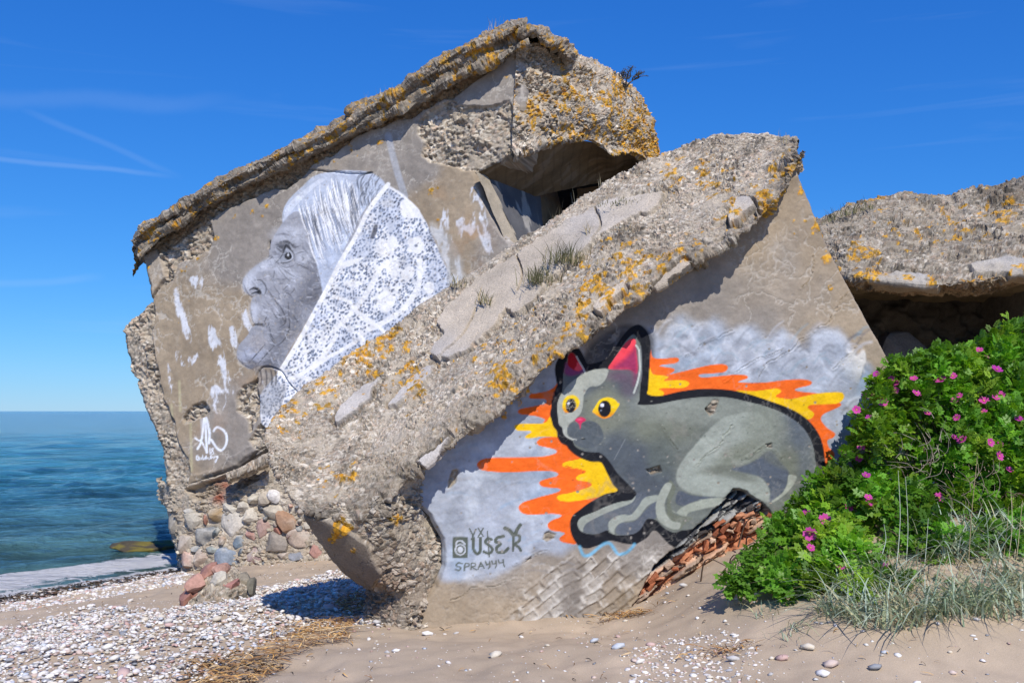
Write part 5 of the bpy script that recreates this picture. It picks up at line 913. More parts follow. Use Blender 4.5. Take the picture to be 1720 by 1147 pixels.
# ================================================================ ground and sea
SP, SN = np.array([-5.0, 14.8]), np.array([0.814, -0.581]); SEA = -0.75
def shore(x, y): return (np.asarray(x) - SP[0]) * SN[0] + (np.asarray(y) - SP[1]) * SN[1]
def gz(x, y, fine=True):
    x = np.asarray(x, float); y = np.asarray(y, float); s = shore(x, y)
    z = np.interp(s, [-3000, -60, -10, -2, 0, 1, 2.4, 5, 7, 8.2, 30, 3000], [-40, -9, -2.4, -1.05, -0.76, -0.63, -0.48, -0.26, -0.07, 0, 0.25, 6])
    m = np.interp(x, [0.7, 0.95, 1.17, 1.57, 2.1, 3.0, 4.5, 7], [0, .03, .11, .33, .55, .72, .85, 1.0]) * sst(5.0, 8.1, y)
    z = z + m * (1 - sst(40, 80, np.hypot(x, y)))
    z = z + 0.10 * np.exp(-((s - 5.6) / 0.75) ** 2) * sst(12.5, 9, y)            # shingle berm
    z = z + 0.035 * np.exp(-((s - 1.7) / 0.35) ** 2)
    z = z - 0.05 * np.exp(-(((x + 0.1) / 1.3) ** 2 + ((y - 7.6) / .45) ** 2))
    if fine:
        P = np.stack([x.ravel(), y.ravel(), 0 * x.ravel()], 1); far = (1 - sst(16, 26, np.hypot(x, y))) * sst(-.2, .6, s)
        d1_, _, d3_ = worley(P * np.array([1, .7, 1]), .40, 907); dent_ = np.clip(1 - d1_ * 2.4, 0, 1) ** .7 * (d3_ > .45)
        z = z + ((fbm(P, 1.3, 3, 900) - .5) * .09 + (fbm(P, .34, 3, 903) - .5) * .06 - .038 * dent_ + (fbm(P, .10, 3, 906) - .5) * .030).reshape(x.shape) * far
    return z
def spaced(a, b, step, lo, hi, g=1.12):
    c = list(np.arange(a, b, step)); s = step; v = a
    L = []
    while v > lo: s *= g; v -= s; L.append(v)
    R = []; s = step; v = c[-1]
    while v < hi: s *= g; v += s; R.append(v)
    return np.array(L[::-1] + c + R)
gx = spaced(-7.0, 4.6, 0.045, -4000, 4000, 1.16); gy = spaced(4.6, 14.8, 0.045, -400, 6000, 1.16)
A, B = np.meshgrid(gx, gy); GZ = gz(A, B); V = np.stack([A.ravel(), B.ravel(), GZ.ravel()], 1); F = grid_faces(len(gx), len(gy))
S_ = shore(V[:, 0], V[:, 1])
c = np.array([[.425, .338, .245]]) * (0.70 + .42 * fbm(V, .7, 4, 910) + .18 * fbm(V, .13, 3, 911))[:, None]
wet = 1 - sst(.05, .65, S_ + .5 * (fbm(V, .5, 3, 913) - .5)); c = c * (1 - .5 * wet[:, None])
nz = fbm(V, .06, 2, 915); c = c * (0.93 + .14 * nz)[:, None]
M_SAND = col_mat('beach_sand', rough=0.95, namt=0.30, nscale=240, bump=0.6, bscale=150, bdist=0.005, big=0.06)
ground = mobj('sand_beach', V, F, M_SAND, None, c); tag(ground, kind='structure')
# sea: near water modelled as waves, the rest by fine relief
sx = spaced(-13, -3, 0.07, -6000, 6000, 1.09); sy = spaced(11, 24, 0.07, 8.0, 9000, 1.05)
A, B = np.meshgrid(sx, sy); P = np.stack([A.ravel(), B.ravel(), 0 * A.ravel()], 1); s = shore(P[:, 0], P[:, 1]); al = P[:, 0] * .581 + P[:, 1] * .814
dist = np.hypot(P[:, 0], P[:, 1]); fadew = 1 - sst(60, 160, dist)
wv = 0
for k, (L, ang, amp) in enumerate([(5.5, -0.1, .055), (3.1, .35, .035), (1.7, -.5, .020), (1.0, .8, .012), (0.6, -.2, .007)]):
    dx, dy = math.cos(ang) * SN[0] - math.sin(ang) * SN[1], math.sin(ang) * SN[0] + math.cos(ang) * SN[1]
    ph = (P[:, 0] * dx + P[:, 1] * dy) * 2 * math.pi / L + 5 * fbm(P, L * 1.7, 2, 930 + k); wv = wv + amp * (1 - np.abs(np.sin(ph / 2)) * 2) * (1 if k < 3 else 1) * (0.4 + 1.2 * fbm(P, L * 3, 2, 940 + k))
front = -2.3 + .5 * (fbm(P, 2.5, 2, 950) - .5); t = s - front
surge = 0.30 * np.exp(-np.clip(t, 0, 9) ** 2 / .10) * (t > 0) + 0.30 * np.exp(-np.clip(-t, 0, 9) ** 2 / .9) * (t <= 0)
surge = surge * sst(13.5, 11.0, P[:, 1] - (P[:, 0] + 9) * .9) * 1.0
Zs = SEA + wv * fadew * sst(-.3, -4, s) + surge * 0.8 + .012 * (fbm(P, .3, 3, 952) - .5)
foamband = np.exp(-((s + 1.15 + .9 * (fbm(P, 1.2, 3, 955) - .5)) / 1.15) ** 2) * sst(-3.2, -2.2, s)
V = np.stack([P[:, 0], P[:, 1], Zs], 1)
shallow = sst(-26, -1, s)
mid_ = np.exp(-((np.log(np.maximum(-s, .5)) - math.log(32)) / 1.0) ** 2)[:, None]; cc = np.array([[.016, .13, .27]]) * (1 - shallow[:, None]) + np.array([[.075, .165, .16]]) * shallow[:, None]; cc = cc * (1 - .8 * mid_) + np.array([[.045, .195, .225]]) * .8 * mid_
cc = cc * (0.8 + .4 * fbm(P * np.array([1, .4, 1]), 7, 3, 957))[:, None]
fo = np.clip(foamband * .90 + .55 * np.exp(-((s + .12) / .16) ** 2) + .45 * np.exp(-((s - front - .25) / .3) ** 2) * sst(13.5, 11, P[:, 1] - (P[:, 0] + 9) * .9), 0, .85)
me_c = np.concatenate([cc], 1)
m, n, l, b = new_mat('sea_water')
a_ = n.new('ShaderNodeAttribute'); a_.attribute_name = 'Col'; f_ = n.new('ShaderNodeAttribute'); f_.attribute_name = 'foam'
g_ = n.new('ShaderNodeNewGeometry')
fn = n.new('ShaderNodeTexNoise'); fn.inputs['Scale'].default_value = 3.2; fn.inputs['Detail'].default_value = 8; fn.inputs['Roughness'].default_value = .7; fn.inputs['Distortion'].default_value = 1.2
mp = n.new('ShaderNodeMapping'); mp.inputs['Rotation'].default_value = (0, 0, math.atan2(.814, .581)); mp.inputs['Scale'].default_value = (.9, 1.5, 1); l.new(g_.outputs['Position'], mp.inputs['Vector']); l.new(mp.outputs[0], fn.inputs['Vector'])
ad = n.new('ShaderNodeMath'); ad.operation = 'ADD'; l.new(f_.outputs['Fac'], ad.inputs[0]); l.new(fn.outputs['Fac'], ad.inputs[1])
fr = n.new('ShaderNodeMapRange'); fr.inputs['From Min'].default_value = 1.09; fr.inputs['From Max'].default_value = 1.17; l.new(ad.outputs[0], fr.inputs['Value'])
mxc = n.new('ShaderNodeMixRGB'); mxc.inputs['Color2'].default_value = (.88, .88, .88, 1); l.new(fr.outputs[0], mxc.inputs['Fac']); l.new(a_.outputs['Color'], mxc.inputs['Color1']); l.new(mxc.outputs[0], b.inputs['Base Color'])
rr = n.new('ShaderNodeMapRange'); rr.inputs['To Min'].default_value = .07; rr.inputs['To Max'].default_value = .8; l.new(fr.outputs[0], rr.inputs['Value']); l.new(rr.outputs[0], b.inputs['Roughness']); b.inputs['IOR'].default_value = 1.33; b.inputs['Specular IOR Level'].default_value = .22; WATER = (n, l, a_, mxc)
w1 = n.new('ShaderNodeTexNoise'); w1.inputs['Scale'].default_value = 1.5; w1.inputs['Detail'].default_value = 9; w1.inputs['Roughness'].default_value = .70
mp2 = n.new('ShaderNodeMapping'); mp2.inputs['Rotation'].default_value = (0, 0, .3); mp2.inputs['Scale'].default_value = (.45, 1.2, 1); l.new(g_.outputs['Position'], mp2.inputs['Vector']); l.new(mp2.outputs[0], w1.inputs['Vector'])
bp = n.new('ShaderNodeBump'); bp.inputs['Strength'].default_value = 1; bp.inputs['Distance'].default_value = .55; l.new(w1.outputs['Fac'], bp.inputs['Height'])
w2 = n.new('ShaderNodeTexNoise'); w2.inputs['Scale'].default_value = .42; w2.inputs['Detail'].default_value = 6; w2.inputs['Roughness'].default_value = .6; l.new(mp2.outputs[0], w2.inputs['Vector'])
bp2 = n.new('ShaderNodeBump'); bp2.inputs['Distance'].default_value = 1.6; bp2.inputs['Strength'].default_value = .8; l.new(w2.outputs['Fac'], bp2.inputs['Height']); l.new(bp.outputs[0], bp2.inputs['Normal']); l.new(bp2.outputs[0], b.inputs['Normal'])
tv = n.new('ShaderNodeMapRange'); tv.inputs['From Min'].default_value = .38; tv.inputs['From Max'].default_value = .62; tv.inputs['To Min'].default_value = .62; tv.inputs['To Max'].default_value = 1.45; l.new(w2.outputs['Fac'], tv.inputs['Value'])  # ripple shading put into the water colour: crests lighter, troughs darker
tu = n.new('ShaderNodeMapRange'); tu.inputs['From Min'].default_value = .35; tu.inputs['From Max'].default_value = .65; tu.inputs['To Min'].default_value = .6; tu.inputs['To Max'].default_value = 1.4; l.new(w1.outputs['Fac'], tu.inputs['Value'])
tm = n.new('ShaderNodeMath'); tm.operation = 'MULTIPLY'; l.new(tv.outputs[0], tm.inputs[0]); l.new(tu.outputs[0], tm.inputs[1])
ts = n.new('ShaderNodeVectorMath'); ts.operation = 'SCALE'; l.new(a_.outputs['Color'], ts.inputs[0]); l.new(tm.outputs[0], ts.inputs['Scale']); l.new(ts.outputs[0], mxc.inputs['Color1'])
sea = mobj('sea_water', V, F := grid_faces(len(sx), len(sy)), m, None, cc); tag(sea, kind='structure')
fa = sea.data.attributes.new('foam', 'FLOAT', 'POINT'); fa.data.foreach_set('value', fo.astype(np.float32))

# mossy rock awash, and a chunk of red masonry on the shingle
V, F = stone_geo((1.0, .75, .30), 900, 4); yy = 17.2; o = at(240, 893, yy); W = V * np.array([.62, .8, .50]) + np.array([o[0], o[1], SEA + .02]); W = W + .07 * (fbm(W, .22, 3, 963)[:, None] - .5) * np.array([[1, 1, 1.2]]); h_ = .03 * (fbm(W, .08, 3, 960) - .5)
cc = np.where((fbm(W, .25, 3, 961) + .35 * (W[:, 2:3] - SEA).ravel() > .47)[:, None], np.array([[.17, .14, .03]]), np.array([[.08, .065, .04]])) * (.6 + .8 * fbm(W, .06, 3, 962))[:, None]
tag(mobj('sea_rock', W - np.array([o[0], o[1], SEA]), F, M_STONE, None, cc, loc=(o[0], o[1], SEA)), 'low mossy yellow-green rock awash in the sea beside the big block', 'rock')
yb = 10.3; cb = at(365, 1030, yb); gb = float(gz(cb[0], cb[1])); bl = thing('masonry_fragment', (cb[0], cb[1], gb), 'broken lump of red stones set in pale mortar, lying on the shingle', 'rubble')
def px_on_ground(px, py):
    Y = 8.0; r = ray(px, py)
    for _ in range(30):
        p_ = EYEV + r * (Y / r[1]); z = float(gz(p_[0], p_[1], False)); t = (z - EYE) / r[2]; Y = .5 * Y + .5 * (t * r[1] if r[2] < 0 else Y)
    return EYEV + r * (Y / r[1])
row_near = lambda p_: row([(x, y, Y - .10) for x, y, Y in p_])
lump('mortar', [row_near([(285, 1045, 10.6), (305, 1030, 10.6), (345, 985, 10.75), (390, 965, 10.8), (425, 985, 10.8), (428, 1010, 10.7)]), row_near([(282, 1040, 10.25), (315, 1000, 10.35), (345, 962, 10.45), (385, 950, 10.5), (412, 968, 10.45), (430, 995, 10.4)]), row_near([(282, 1042, 10.1), (318, 1012, 10.1), (348, 975, 10.15), (385, 968, 10.15), (412, 982, 10.2), (430, 1005, 10.2)]), row_near([(282, 1052, 10.0), (318, 1040, 9.95), (350, 1020, 9.95), (385, 1010, 9.98), (412, 1012, 10.05), (430, 1018, 10.1)]), row_near([(282, 1090, 10.0), (318, 1090, 9.95), (350, 1090, 9.95), (385, 1080, 9.98), (412, 1070, 10.05), (430, 1060, 10.1)])], 110, 90, 250, bl, 1.05, .05, .8)
PR = (0, 650, 2.308)
for k, (x, y, rx, ry, an, colr) in enumerate([(808, 730, 40, 30, -.5, (.36, .19, .15)), (858, 712, 30, 24, -.3, (.40, .24, .19)), (768, 765, 34, 28, -.6, (.42, .24, .19)), (728, 815, 36, 27, -.75, (.34, .17, .13)), (775, 825, 44, 34, -.5, (.34, .17, .13)), (862, 818, 24, 30, -.4, (.36, .20, .17)), (895, 765, 32, 16, -.3, (.38, .19, .16)), (945, 755, 28, 34, -.5, (.25, .22, .17)), (848, 762, 38, 34, -.5, (.52, .48, .40)), (975, 778, 12, 26, -.1, (.15, .14, .11)), (915, 825, 24, 16, -.4, (.46, .31, .24))]):
    px, py = Z(PR, [(x, y)])[0]; yy = 10.11 + (.1 if y < 760 else -.06); sc = yy / FPX / 2.308; V, F = stone_geo((rx * sc * 1.30, .15, ry * sc * 1.45), 400 + k, 2, .35, .6, (.45, .9)); ca, sa = math.cos(an), math.sin(an)
    V = np.stack([V[:, 0] * ca + V[:, 2] * sa, V[:, 1], -V[:, 0] * sa + V[:, 2] * ca], 1); W = V + at(px, py, yy)
    mobj('stone', W, F, M_STONE, bl, np.array([colr]) * (.6 + .8 * fbm(W, .07, 3, 970 + k))[:, None], smooth=False)

# ---------------------------------------------------------------- shingle and pebbles
PC = 1.06 * np.array([[.66, .63, .58], [.74, .72, .69], [.50, .48, .46], [.55, .44, .38], [.56, .40, .36], [.36, .36, .38], [.60, .54, .44], [.26, .27, .29], [.66, .62, .60], [.47, .50, .54], [.50, .34, .30], [.72, .69, .63]])
PCW = np.array([12, 14, 8, 7, 5, 3, 9, 2, 14, 5, 3, 12.]); PCW /= PCW.sum()
def peb_base(seed, nseg=6, rings=2):
    g = np.random.default_rng(seed); V = [(0, 0, .9)]; Rg = ((.30, .92), (-.45, .92)) if rings == 2 else ((0, 1.0),)
    for zz, rr in Rg:
        for k in range(nseg): a = 2 * math.pi * (k + g.uniform(-.2, .2)) / nseg; w = 1 + g.uniform(-.25, .16); V.append((rr * math.cos(a) * w, rr * math.sin(a) * w, zz + g.uniform(-.12, .12)))
    V.append((0, 0, -1.0)); F = [(0, 1 + k, 1 + (k + 1) % nseg) for k in range(nseg)]
    for j in range(rings - 1):
        for k in range(nseg): a = 1 + j * nseg + k; b_ = 1 + j * nseg + (k + 1) % nseg; F += [(a, a + nseg, b_), (b_, a + nseg, b_ + nseg)]
    e = len(V) - 1; F += [(1 + (rings - 1) * nseg + (k + 1) % nseg, 1 + (rings - 1) * nseg + k, e) for k in range(nseg)]
    return np.array(V), np.array(F)
PB_ = [peb_base(s_) for s_ in range(8)]; PBL = [peb_base(s_ + 20, 5, 1) for s_ in range(8)]; PBF = [peb_base(s_ + 40, 9, 2) for s_ in range(8)]
def merged_pebbles(name, XY, size, label=None, cat=None, kind='stuff', lift=.25, cols=None, zoff=None, PB_=PB_):
    n = len(XY); k = rng.integers(0, 8, n); Vs = []; Fs = []; Cs = []; off = 0; Zg = gz(XY[:, 0], XY[:, 1])
    if zoff is not None: Zg = Zg + zoff
    sc = np.stack([size, size * rng.uniform(.55, .95, n), size * rng.uniform(.25, .5, n)], 1); a = rng.uniform(0, 6.28, n); tl = rng.normal(0, .28, n)
    ci = rng.choice(len(PC), n, p=PCW) if cols is None else cols; C_ = PC[ci] * rng.uniform(.82, 1.12, (n, 1))
    for q_ in range(8):
        i = np.nonzero(k == q_)[0]; V, F = PB_[q_]; W = V[None] * sc[i][:, None]
        ct, st = np.cos(tl[i])[:, None], np.sin(tl[i])[:, None]; x, y, z = W[..., 0] * ct + W[..., 2] * st, W[..., 1], -W[..., 0] * st + W[..., 2] * ct
        ca, sa = np.cos(a[i])[:, None], np.sin(a[i])[:, None]; X_ = x * ca - y * sa + XY[i, 0][:, None]; Y_ = x * sa + y * ca + XY[i, 1][:, None]; Z_ = z + (Zg[i] + sc[i, 2] * lift)[:, None]
        Vs.append(np.stack([X_, Y_, Z_], -1).reshape(-1, 3)); Fs.append((F[None] + (np.arange(len(i)) * len(V))[:, None, None]).reshape(-1, 3) + off); off += len(i) * len(V); Cs.append(np.repeat(C_[i], len(V), 0))
    o = mobj(name, np.concatenate(Vs), np.concatenate(Fs), M_PEB, None, np.concatenate(Cs)); return tag(o, label, cat, kind=kind)
# where the shingle lies, in plan (from the places where its edges meet the sand)
def plan(pts): return np.array([px_on_ground(x, y)[:2] for x, y in pts])
SHG = plan([(-60, 1068), (60, 1052), (150, 1022), (270, 1030), (330, 1012), (430, 990), (480, 985), (560, 960), (610, 985), (690, 1015), (745, 1022), (700, 1044), (640, 1058), (560, 1052), (480, 1068), (430, 1090), (360, 1115), (320, 1165), (300, 1240), (-200, 1240)])
SH2 = plan([(-60, 1010), (60, 990), (160, 972), (240, 968), (300, 962), (330, 975), (300, 985), (200, 1000), (100, 1018), (0, 1030), (-60, 1040)])
SH3 = plan([(1060, 1110), (1120, 1075), (1200, 1068), (1260, 1085), (1290, 1115), (1240, 1160), (1100, 1180), (1040, 1150)])
def sample_in(poly, n, soft=.05):
    lo, hi = poly.min(0), poly.max(0); P_ = rng.uniform(lo, hi, (n, 2)); d = sdf(P_[:, 0], P_[:, 1], poly); q_ = np.stack([P_[:, 0], P_[:, 1], 0 * d], 1); return P_[d + (fbm(q_, .25, 2, 990) - .5) * soft * 4 < rng.exponential(soft, len(d)) * .6]
def sizes(n, a, b): return a * np.exp(rng.normal(0, b, n))
XY = sample_in(SHG, 24000); XY = XY[rng.permutation(len(XY))[:10500]]; merged_pebbles('shingle', XY, sizes(len(XY), .0165, .38), 'drift of pale sea-washed shingle banked across the lower left of the beach', 'shingle', zoff=rng.uniform(-.005, .028, len(XY)))
XY = sample_in(SH2, 9000); XY = XY[rng.permutation(len(XY))[:4200]]; merged_pebbles('shingle', XY, sizes(len(XY), .019, .4), 'thin band of grey and white gravel on the sand along the waterline', 'shingle')
XY = sample_in(SH3, 3000); XY = XY[rng.permutation(len(XY))[:650]]; merged_pebbles('shingle', XY, sizes(len(XY), .011, .4), 'small scatter of pale gravel on the open sand near the grass', 'shingle')
# fine grit, shells and chips over all the sand
def strew(n, dens, seed=1):
    P_ = np.stack([rng.uniform(-7, 4.5, n), rng.uniform(4.8, 14.5, n)], 1); s_ = shore(P_[:, 0], P_[:, 1]); q_ = np.stack([P_[:, 0], P_[:, 1], 0 * s_], 1)
    return P_[(s_ > .3) & (fbm(q_, .6, 3, 995 + seed) > dens)]
XY = strew(16000, .44); merged_pebbles('grit', XY, sizes(len(XY), .0065, .6), 'fine shell chips and grit strewn over the sand', 'grit', PB_=PBL)
# single larger pebbles, each a thing
pm = [mesh_data('pebble', V * np.array([1, .72, .42]), F, M_PEB, np.tile(PC[c_], (len(V), 1))) for (V, F), c_ in zip([PBF[i % 8] for i in range(12)], range(12))]
def place_peb(x, y, size, ci, label, group=None, ze=.3, name='pebble'):
    o = bpy.data.objects.new(name, pm[ci]); COL.objects.link(o); o.scale = (size,) * 3; o.rotation_euler = (random.uniform(-.25, .25), random.uniform(-.25, .25), random.uniform(0, 6.28)); o.location = (float(x), float(y), float(gz(x, y)) + size * .42 * ze)
    return tag(o, label, 'pebble', group)
XY = sample_in(SHG, 900); XY = XY[XY[:, 1] > 4.9][:170]
for (x, y) in XY: place_peb(x, y, random.uniform(.026, .046), int(rng.choice(12, p=PCW)), 'larger sea-worn pebble lying among the shingle bank', 'larger pebbles on the shingle bank', 1.6)
XY = strew(900, .5, 4); XY = XY[(XY[:, 1] < 8) & (shore(XY[:, 0], XY[:, 1]) > 6.2) & (XY[:, 0] > -1.6)][:90]
for (x, y) in XY: place_peb(x, y, random.uniform(.014, .030), int(rng.choice(12, p=PCW)), 'small pebble lying loose on the open sand', 'loose pebbles on the open sand', .5)
for px, py, w, ci, lab in [(1358, 1093, 30, 6, 'smooth cream oval pebble, palest and roundest near the beach grass'), (1470, 1129, 26, 7, 'dark grey pebble lying on the sand below the beach grass'), (1314, 1110, 24, 10, 'speckled purple-brown pebble on the sand left of the dark grey one'), (1382, 1138, 30, 1, 'white angular pebble at the bottom edge of the beach'), (832, 1106, 28, 6, 'tan lumpy stone alone on the sand below the cat wall'),
                         (665, 1097, 16, 1, 'small upright white stone on the sand beside the straw'), (718, 1066, 22, 1, 'white flat stone on the sand just off the shingle edge'), (742, 1028, 20, 11, 'white stone close under the foot of the slab'), (998, 1081, 20, 9, 'pale bluish flat stone on the sand right of the middle'), (1038, 1093, 26, 9, 'long pale grey stone on the sand'), (1092, 1084, 18, 4, 'orange-pink stone on the sand'), (1148, 986, 20, 2, 'grey stone on the sloping sand below the brick edge'),
                         (1232, 1117, 26, 2, 'grey flat stone beside the gravel scatter'), (1075, 1118, 22, 0, 'pale stone at the left end of the gravel scatter'), (556, 1026, 32, 4, 'pink-brown stone on the shingle beside the straw'), (458, 1022, 16, 7, 'small dark green-grey stone on top of the shingle'), (1540, 1148, 14, 1, 'white chip near the bottom edge'), (1396, 1122, 34, 3, 'broad brownish half-buried stone'), (1508, 1104, 16, 1, 'little white stone under the grass fringe'), (1486, 1102, 14, 9, 'little bluish white stone under the grass fringe'), (905, 1022, 18, 1, 'pale chip against the foot of the cat wall')]:
    g_ = px_on_ground(px, py); place_peb(g_[0], g_[1], w * g_[1] / FPX / 2, ci, lab, None, .7, 'stone')
# ---------------------------------------------------------------- straw and seaweed wrack
def ribbon_mesh(name, strips, cols, mat, label=None, cat=None, kind=None, parent=None):
    Vs, Fs, Cs, off = [], [], [], 0
    for (C_, Wd), cc in zip(strips, cols):
        k = len(C_); V = np.empty((k * 2, 3)); V[0::2] = C_ - Wd; V[1::2] = C_ + Wd; Vs.append(V); i = np.arange(k - 1) * 2 + off; Fs.append(np.stack([i, i + 1, i + 3, i + 2], 1)); Cs.append(np.tile(cc, (2 * k, 1))); off += 2 * k
    o = mobj(name, np.concatenate(Vs), np.concatenate(Fs), mat, parent, np.concatenate(Cs)); return tag(o, label, cat, kind=kind)
def straw(XY, L, w, cols, curl=.5, zl=.02):
    S, C_ = [], []
    for (x, y) in XY:
        l_ = L * math.exp(random.gauss(0, .45)); a = random.uniform(0, 6.28) if random.random() < .35 else random.gauss(.1, .35); z0 = float(gz(x, y, True)) + random.uniform(.002, zl); t = np.linspace(-.5, .5, 5); b_ = random.gauss(0, curl)
        X_ = x + l_ * (t * math.cos(a) - b_ * (t * t - .1) * math.sin(a)); Y_ = y + l_ * (t * math.sin(a) + b_ * (t * t - .1) * math.cos(a)); Z_ = z0 + .012 * np.cos(t * 3) + random.uniform(-.01, .012) * t * 4
        W_ = np.array([-math.sin(a), math.cos(a), random.uniform(-.6, .6)]) * w * random.uniform(.6, 1.5); S.append((np.stack([X_, Y_, Z_], 1), W_[None] * np.array([.4, 1, 1, 1, .3])[:, None])); C_.append(np.array(cols[random.randrange(len(cols))]) * random.uniform(.7, 1.25))
    return S, C_
TAN = [(.50, .28, .09), (.58, .36, .14), (.34, .18, .07), (.28, .16, .08), (.55, .40, .22)]; BLKW = [(.035, .03, .025), (.06, .045, .03), (.10, .06, .035)]
M_STRAW = col_mat('dry_wrack', rough=.8, namt=.2, nscale=90, bump=0)
STR = [plan([(600, 1005), (640, 1008), (700, 1020), (760, 1024), (800, 1036), (700, 1046), (620, 1040), (560, 1025)]), plan([(480, 1062), (560, 1040), (610, 1052), (560, 1078), (500, 1100), (440, 1108), (430, 1092)]), plan([(320, 1110), (420, 1096), (470, 1112), (430, 1160), (380, 1200), (300, 1200)])]
S, C_ = [], []
for pl_, n_ in zip(STR, (900, 520, 520)):
    a_, b_ = straw(sample_in(pl_, 6000)[:n_], .10, .0034, TAN, .7, .06); S += a_; C_ += b_
ribbon_mesh('straw_wrack', S, C_, M_STRAW, 'loose tan straw and reed bits drifted at the foot of the slab and over the shingle', 'straw', 'stuff')
S, C_ = straw(sample_in(STR[2], 5000)[:260], .05, .006, BLKW + TAN[3:4], 1.2, .03); a_, b_ = straw(sample_in(plan([(-80, 1012), (60, 990), (180, 970), (300, 954), (300, 962), (180, 981), (60, 1003), (-80, 1026)]), 9000)[:1100], .08, .011, BLKW, 1, .03); S += a_; C_ += b_
a_, b_ = straw(strew(1500, .44, 9), .045, .0035, BLKW + TAN, 1, .01); S += a_; C_ += b_
ribbon_mesh('seaweed', S, C_, M_STRAW, 'dark dried seaweed and twigs left along the tide line and by the straw', 'seaweed', 'stuff')
for (cx, cy, n_, lab) in [(1048, 1037, 90, 'little heap of tan straw on the sand right of the slab foot'), (1210, 1100, 60, 'wisps of curled straw lying over the gravel scatter'), (580, 1076, 20, 'single orange-tan clump of weed on the sand')]:
    g_ = px_on_ground(cx, cy); XY = np.array([g_[:2]]) + rng.normal(0, 1, (n_, 2)) * np.array([.13 if n_ > 30 else .04, .05]); S, C_ = straw(XY, .06, .004, TAN, 1, .04); ribbon_mesh('straw_heap', S, C_, M_STRAW, lab, 'straw', 'stuff')
# straw line right along the wall foot
S, C_ = straw(np.array([px_on_ground(x, 1028 + random.uniform(-3, 5))[:2] for x in np.linspace(730, 1100, 150)]), .08, .003, TAN, .3, .02); ribbon_mesh('straw_line', S, C_, M_STRAW, 'thin line of straw lying against the foot of the cat wall', 'straw', 'stuff')

# ================================================================ rose bush
bush = thing('rose_bush', (3.3, 8.0, .5), 'dense green wild rose bush with magenta flowers, right of the cat wall', 'bush')
BR = [row([(1482, 640, 8.25), (1510, 622, 8.3), (1560, 612, 8.5), (1610, 600, 8.8), (1655, 582, 9.0), (1690, 566, 9.2), (1730, 552, 9.3), (1800, 540, 9.4), (1900, 530, 9.5)]),
      row([(1452, 690, 8.15), (1500, 680, 8.1), (1560, 665, 8.3), (1620, 655, 8.5), (1690, 640, 8.7), (1740, 630, 8.8), (1800, 630, 8.9), (1900, 630, 9.0)]),
      row([(1408, 775, 8.05), (1460, 765, 7.95), (1520, 755, 8.0), (1600, 745, 8.1), (1680, 740, 8.2), (1740, 740, 8.3), (1800, 740, 8.4), (1900, 740, 8.5)]),
      row([(1318, 868, 7.95), (1380, 860, 7.8), (1450, 850, 7.7), (1540, 845, 7.7), (1640, 840, 7.8), (1740, 840, 7.9), (1800, 840, 8), (1900, 840, 8.1)]),
      row([(1228, 960, 7.12), (1300, 945, 7.1), (1380, 938, 7.05), (1480, 930, 7.05), (1600, 920, 7.1), (1740, 912, 7.15), (1800, 910, 7.2), (1900, 910, 7.3)]),
      row([(1232, 992, 7.0), (1300, 1008, 6.85), (1370, 1010, 6.8), (1450, 995, 6.78), (1580, 990, 6.8), (1740, 990, 6.85), (1800, 990, 6.9), (1900, 990, 7.0)])]
BG = np.array([resample(r, 60) for r in BR])
def bush_point(u, v):
    j = u * 59; i = v * (len(BR) - 1); j0 = np.minimum(j.astype(int), 58); i0 = np.minimum(i.astype(int), len(BR) - 2); fj, fi = (j - j0)[:, None], (i - i0)[:, None]
    g = lambda a, b_: BG[a, b_]
    return g(i0, j0) * (1 - fi) * (1 - fj) + g(i0, j0 + 1) * (1 - fi) * fj + g(i0 + 1, j0) * fi * (1 - fj) + g(i0 + 1, j0 + 1) * fi * fj
def leaf_base(nl=7):
    V, F, off = [], [], 0
    def lf(c, d, L, W):
        nonlocal off
        d = np.array(d); s_ = np.array([-d[1], d[0], 0]); c = np.array(c)
        V.extend([c, c + d * L * .45 + s_ * W + [0, 0, .10 * L], c + d * L + [0, 0, -.05 * L], c + d * L * .45 - s_ * W + [0, 0, .10 * L], c + d * L * .5]); F.extend([(off, off + 1, off + 4), (off + 1, off + 2, off + 4), (off + 2, off + 3, off + 4), (off + 3, off, off + 4)]); off += 5
    lf((.62, 0, 0), (1, 0, 0), .38, .14)
    for k in range((nl - 1) // 2):
        x = .22 + .2 * k
        for sg in (1, -1): a = sg * 1.05; lf((x, 0, 0), (math.cos(a), math.sin(a), 0), .34, .13)
    return np.array(V, float), np.array(F)
def frames(D, up):
    D = D / np.linalg.norm(D, axis=1, keepdims=True); S_ = np.cross(up, D); S_ /= np.linalg.norm(S_, axis=1, keepdims=True) + 1e-9; return np.stack([D, S_, np.cross(D, S_)], 1)
def leaf_cloud(name, P_, D, up, size, cols, parent, base=None, mat=None):
    V, F = base if base is not None else leaf_base(); R = frames(D, up); W = np.einsum('vk,nkj->nvj', V, R) * size[:, None, None] + P_[:, None]
    FF = (F[None] + (np.arange(len(P_)) * len(V))[:, None, None]).reshape(-1, F.shape[1]); o = mobj(name, W.reshape(-1, 3), FF, mat or M_LEAF, parent, np.repeat(cols, len(V), 0)); o['kind'] = 'stuff'; return o
NB = 17500; u, v = rng.uniform(0, 1, NB), rng.uniform(0, 1.0, NB) ** .92; P0 = bush_point(u, np.clip(v, 0, 1))
ctr = np.array([3.9, 10.2, .2]); out = P0 - ctr; out /= np.linalg.norm(out, axis=1, keepdims=True)
f1, f2, cid = worley(P0, .25, 1100); lumpy = (fbm(P0, .5, 3, 1105) - .5) * .36 + .26 * (1 - f1 * 1.6); dep = rng.exponential(.10, NB); dep = np.minimum(dep, .7)
hole = sst(.60, .68, fbm(P0, .38, 2, 1110)); dep = dep + hole * .30
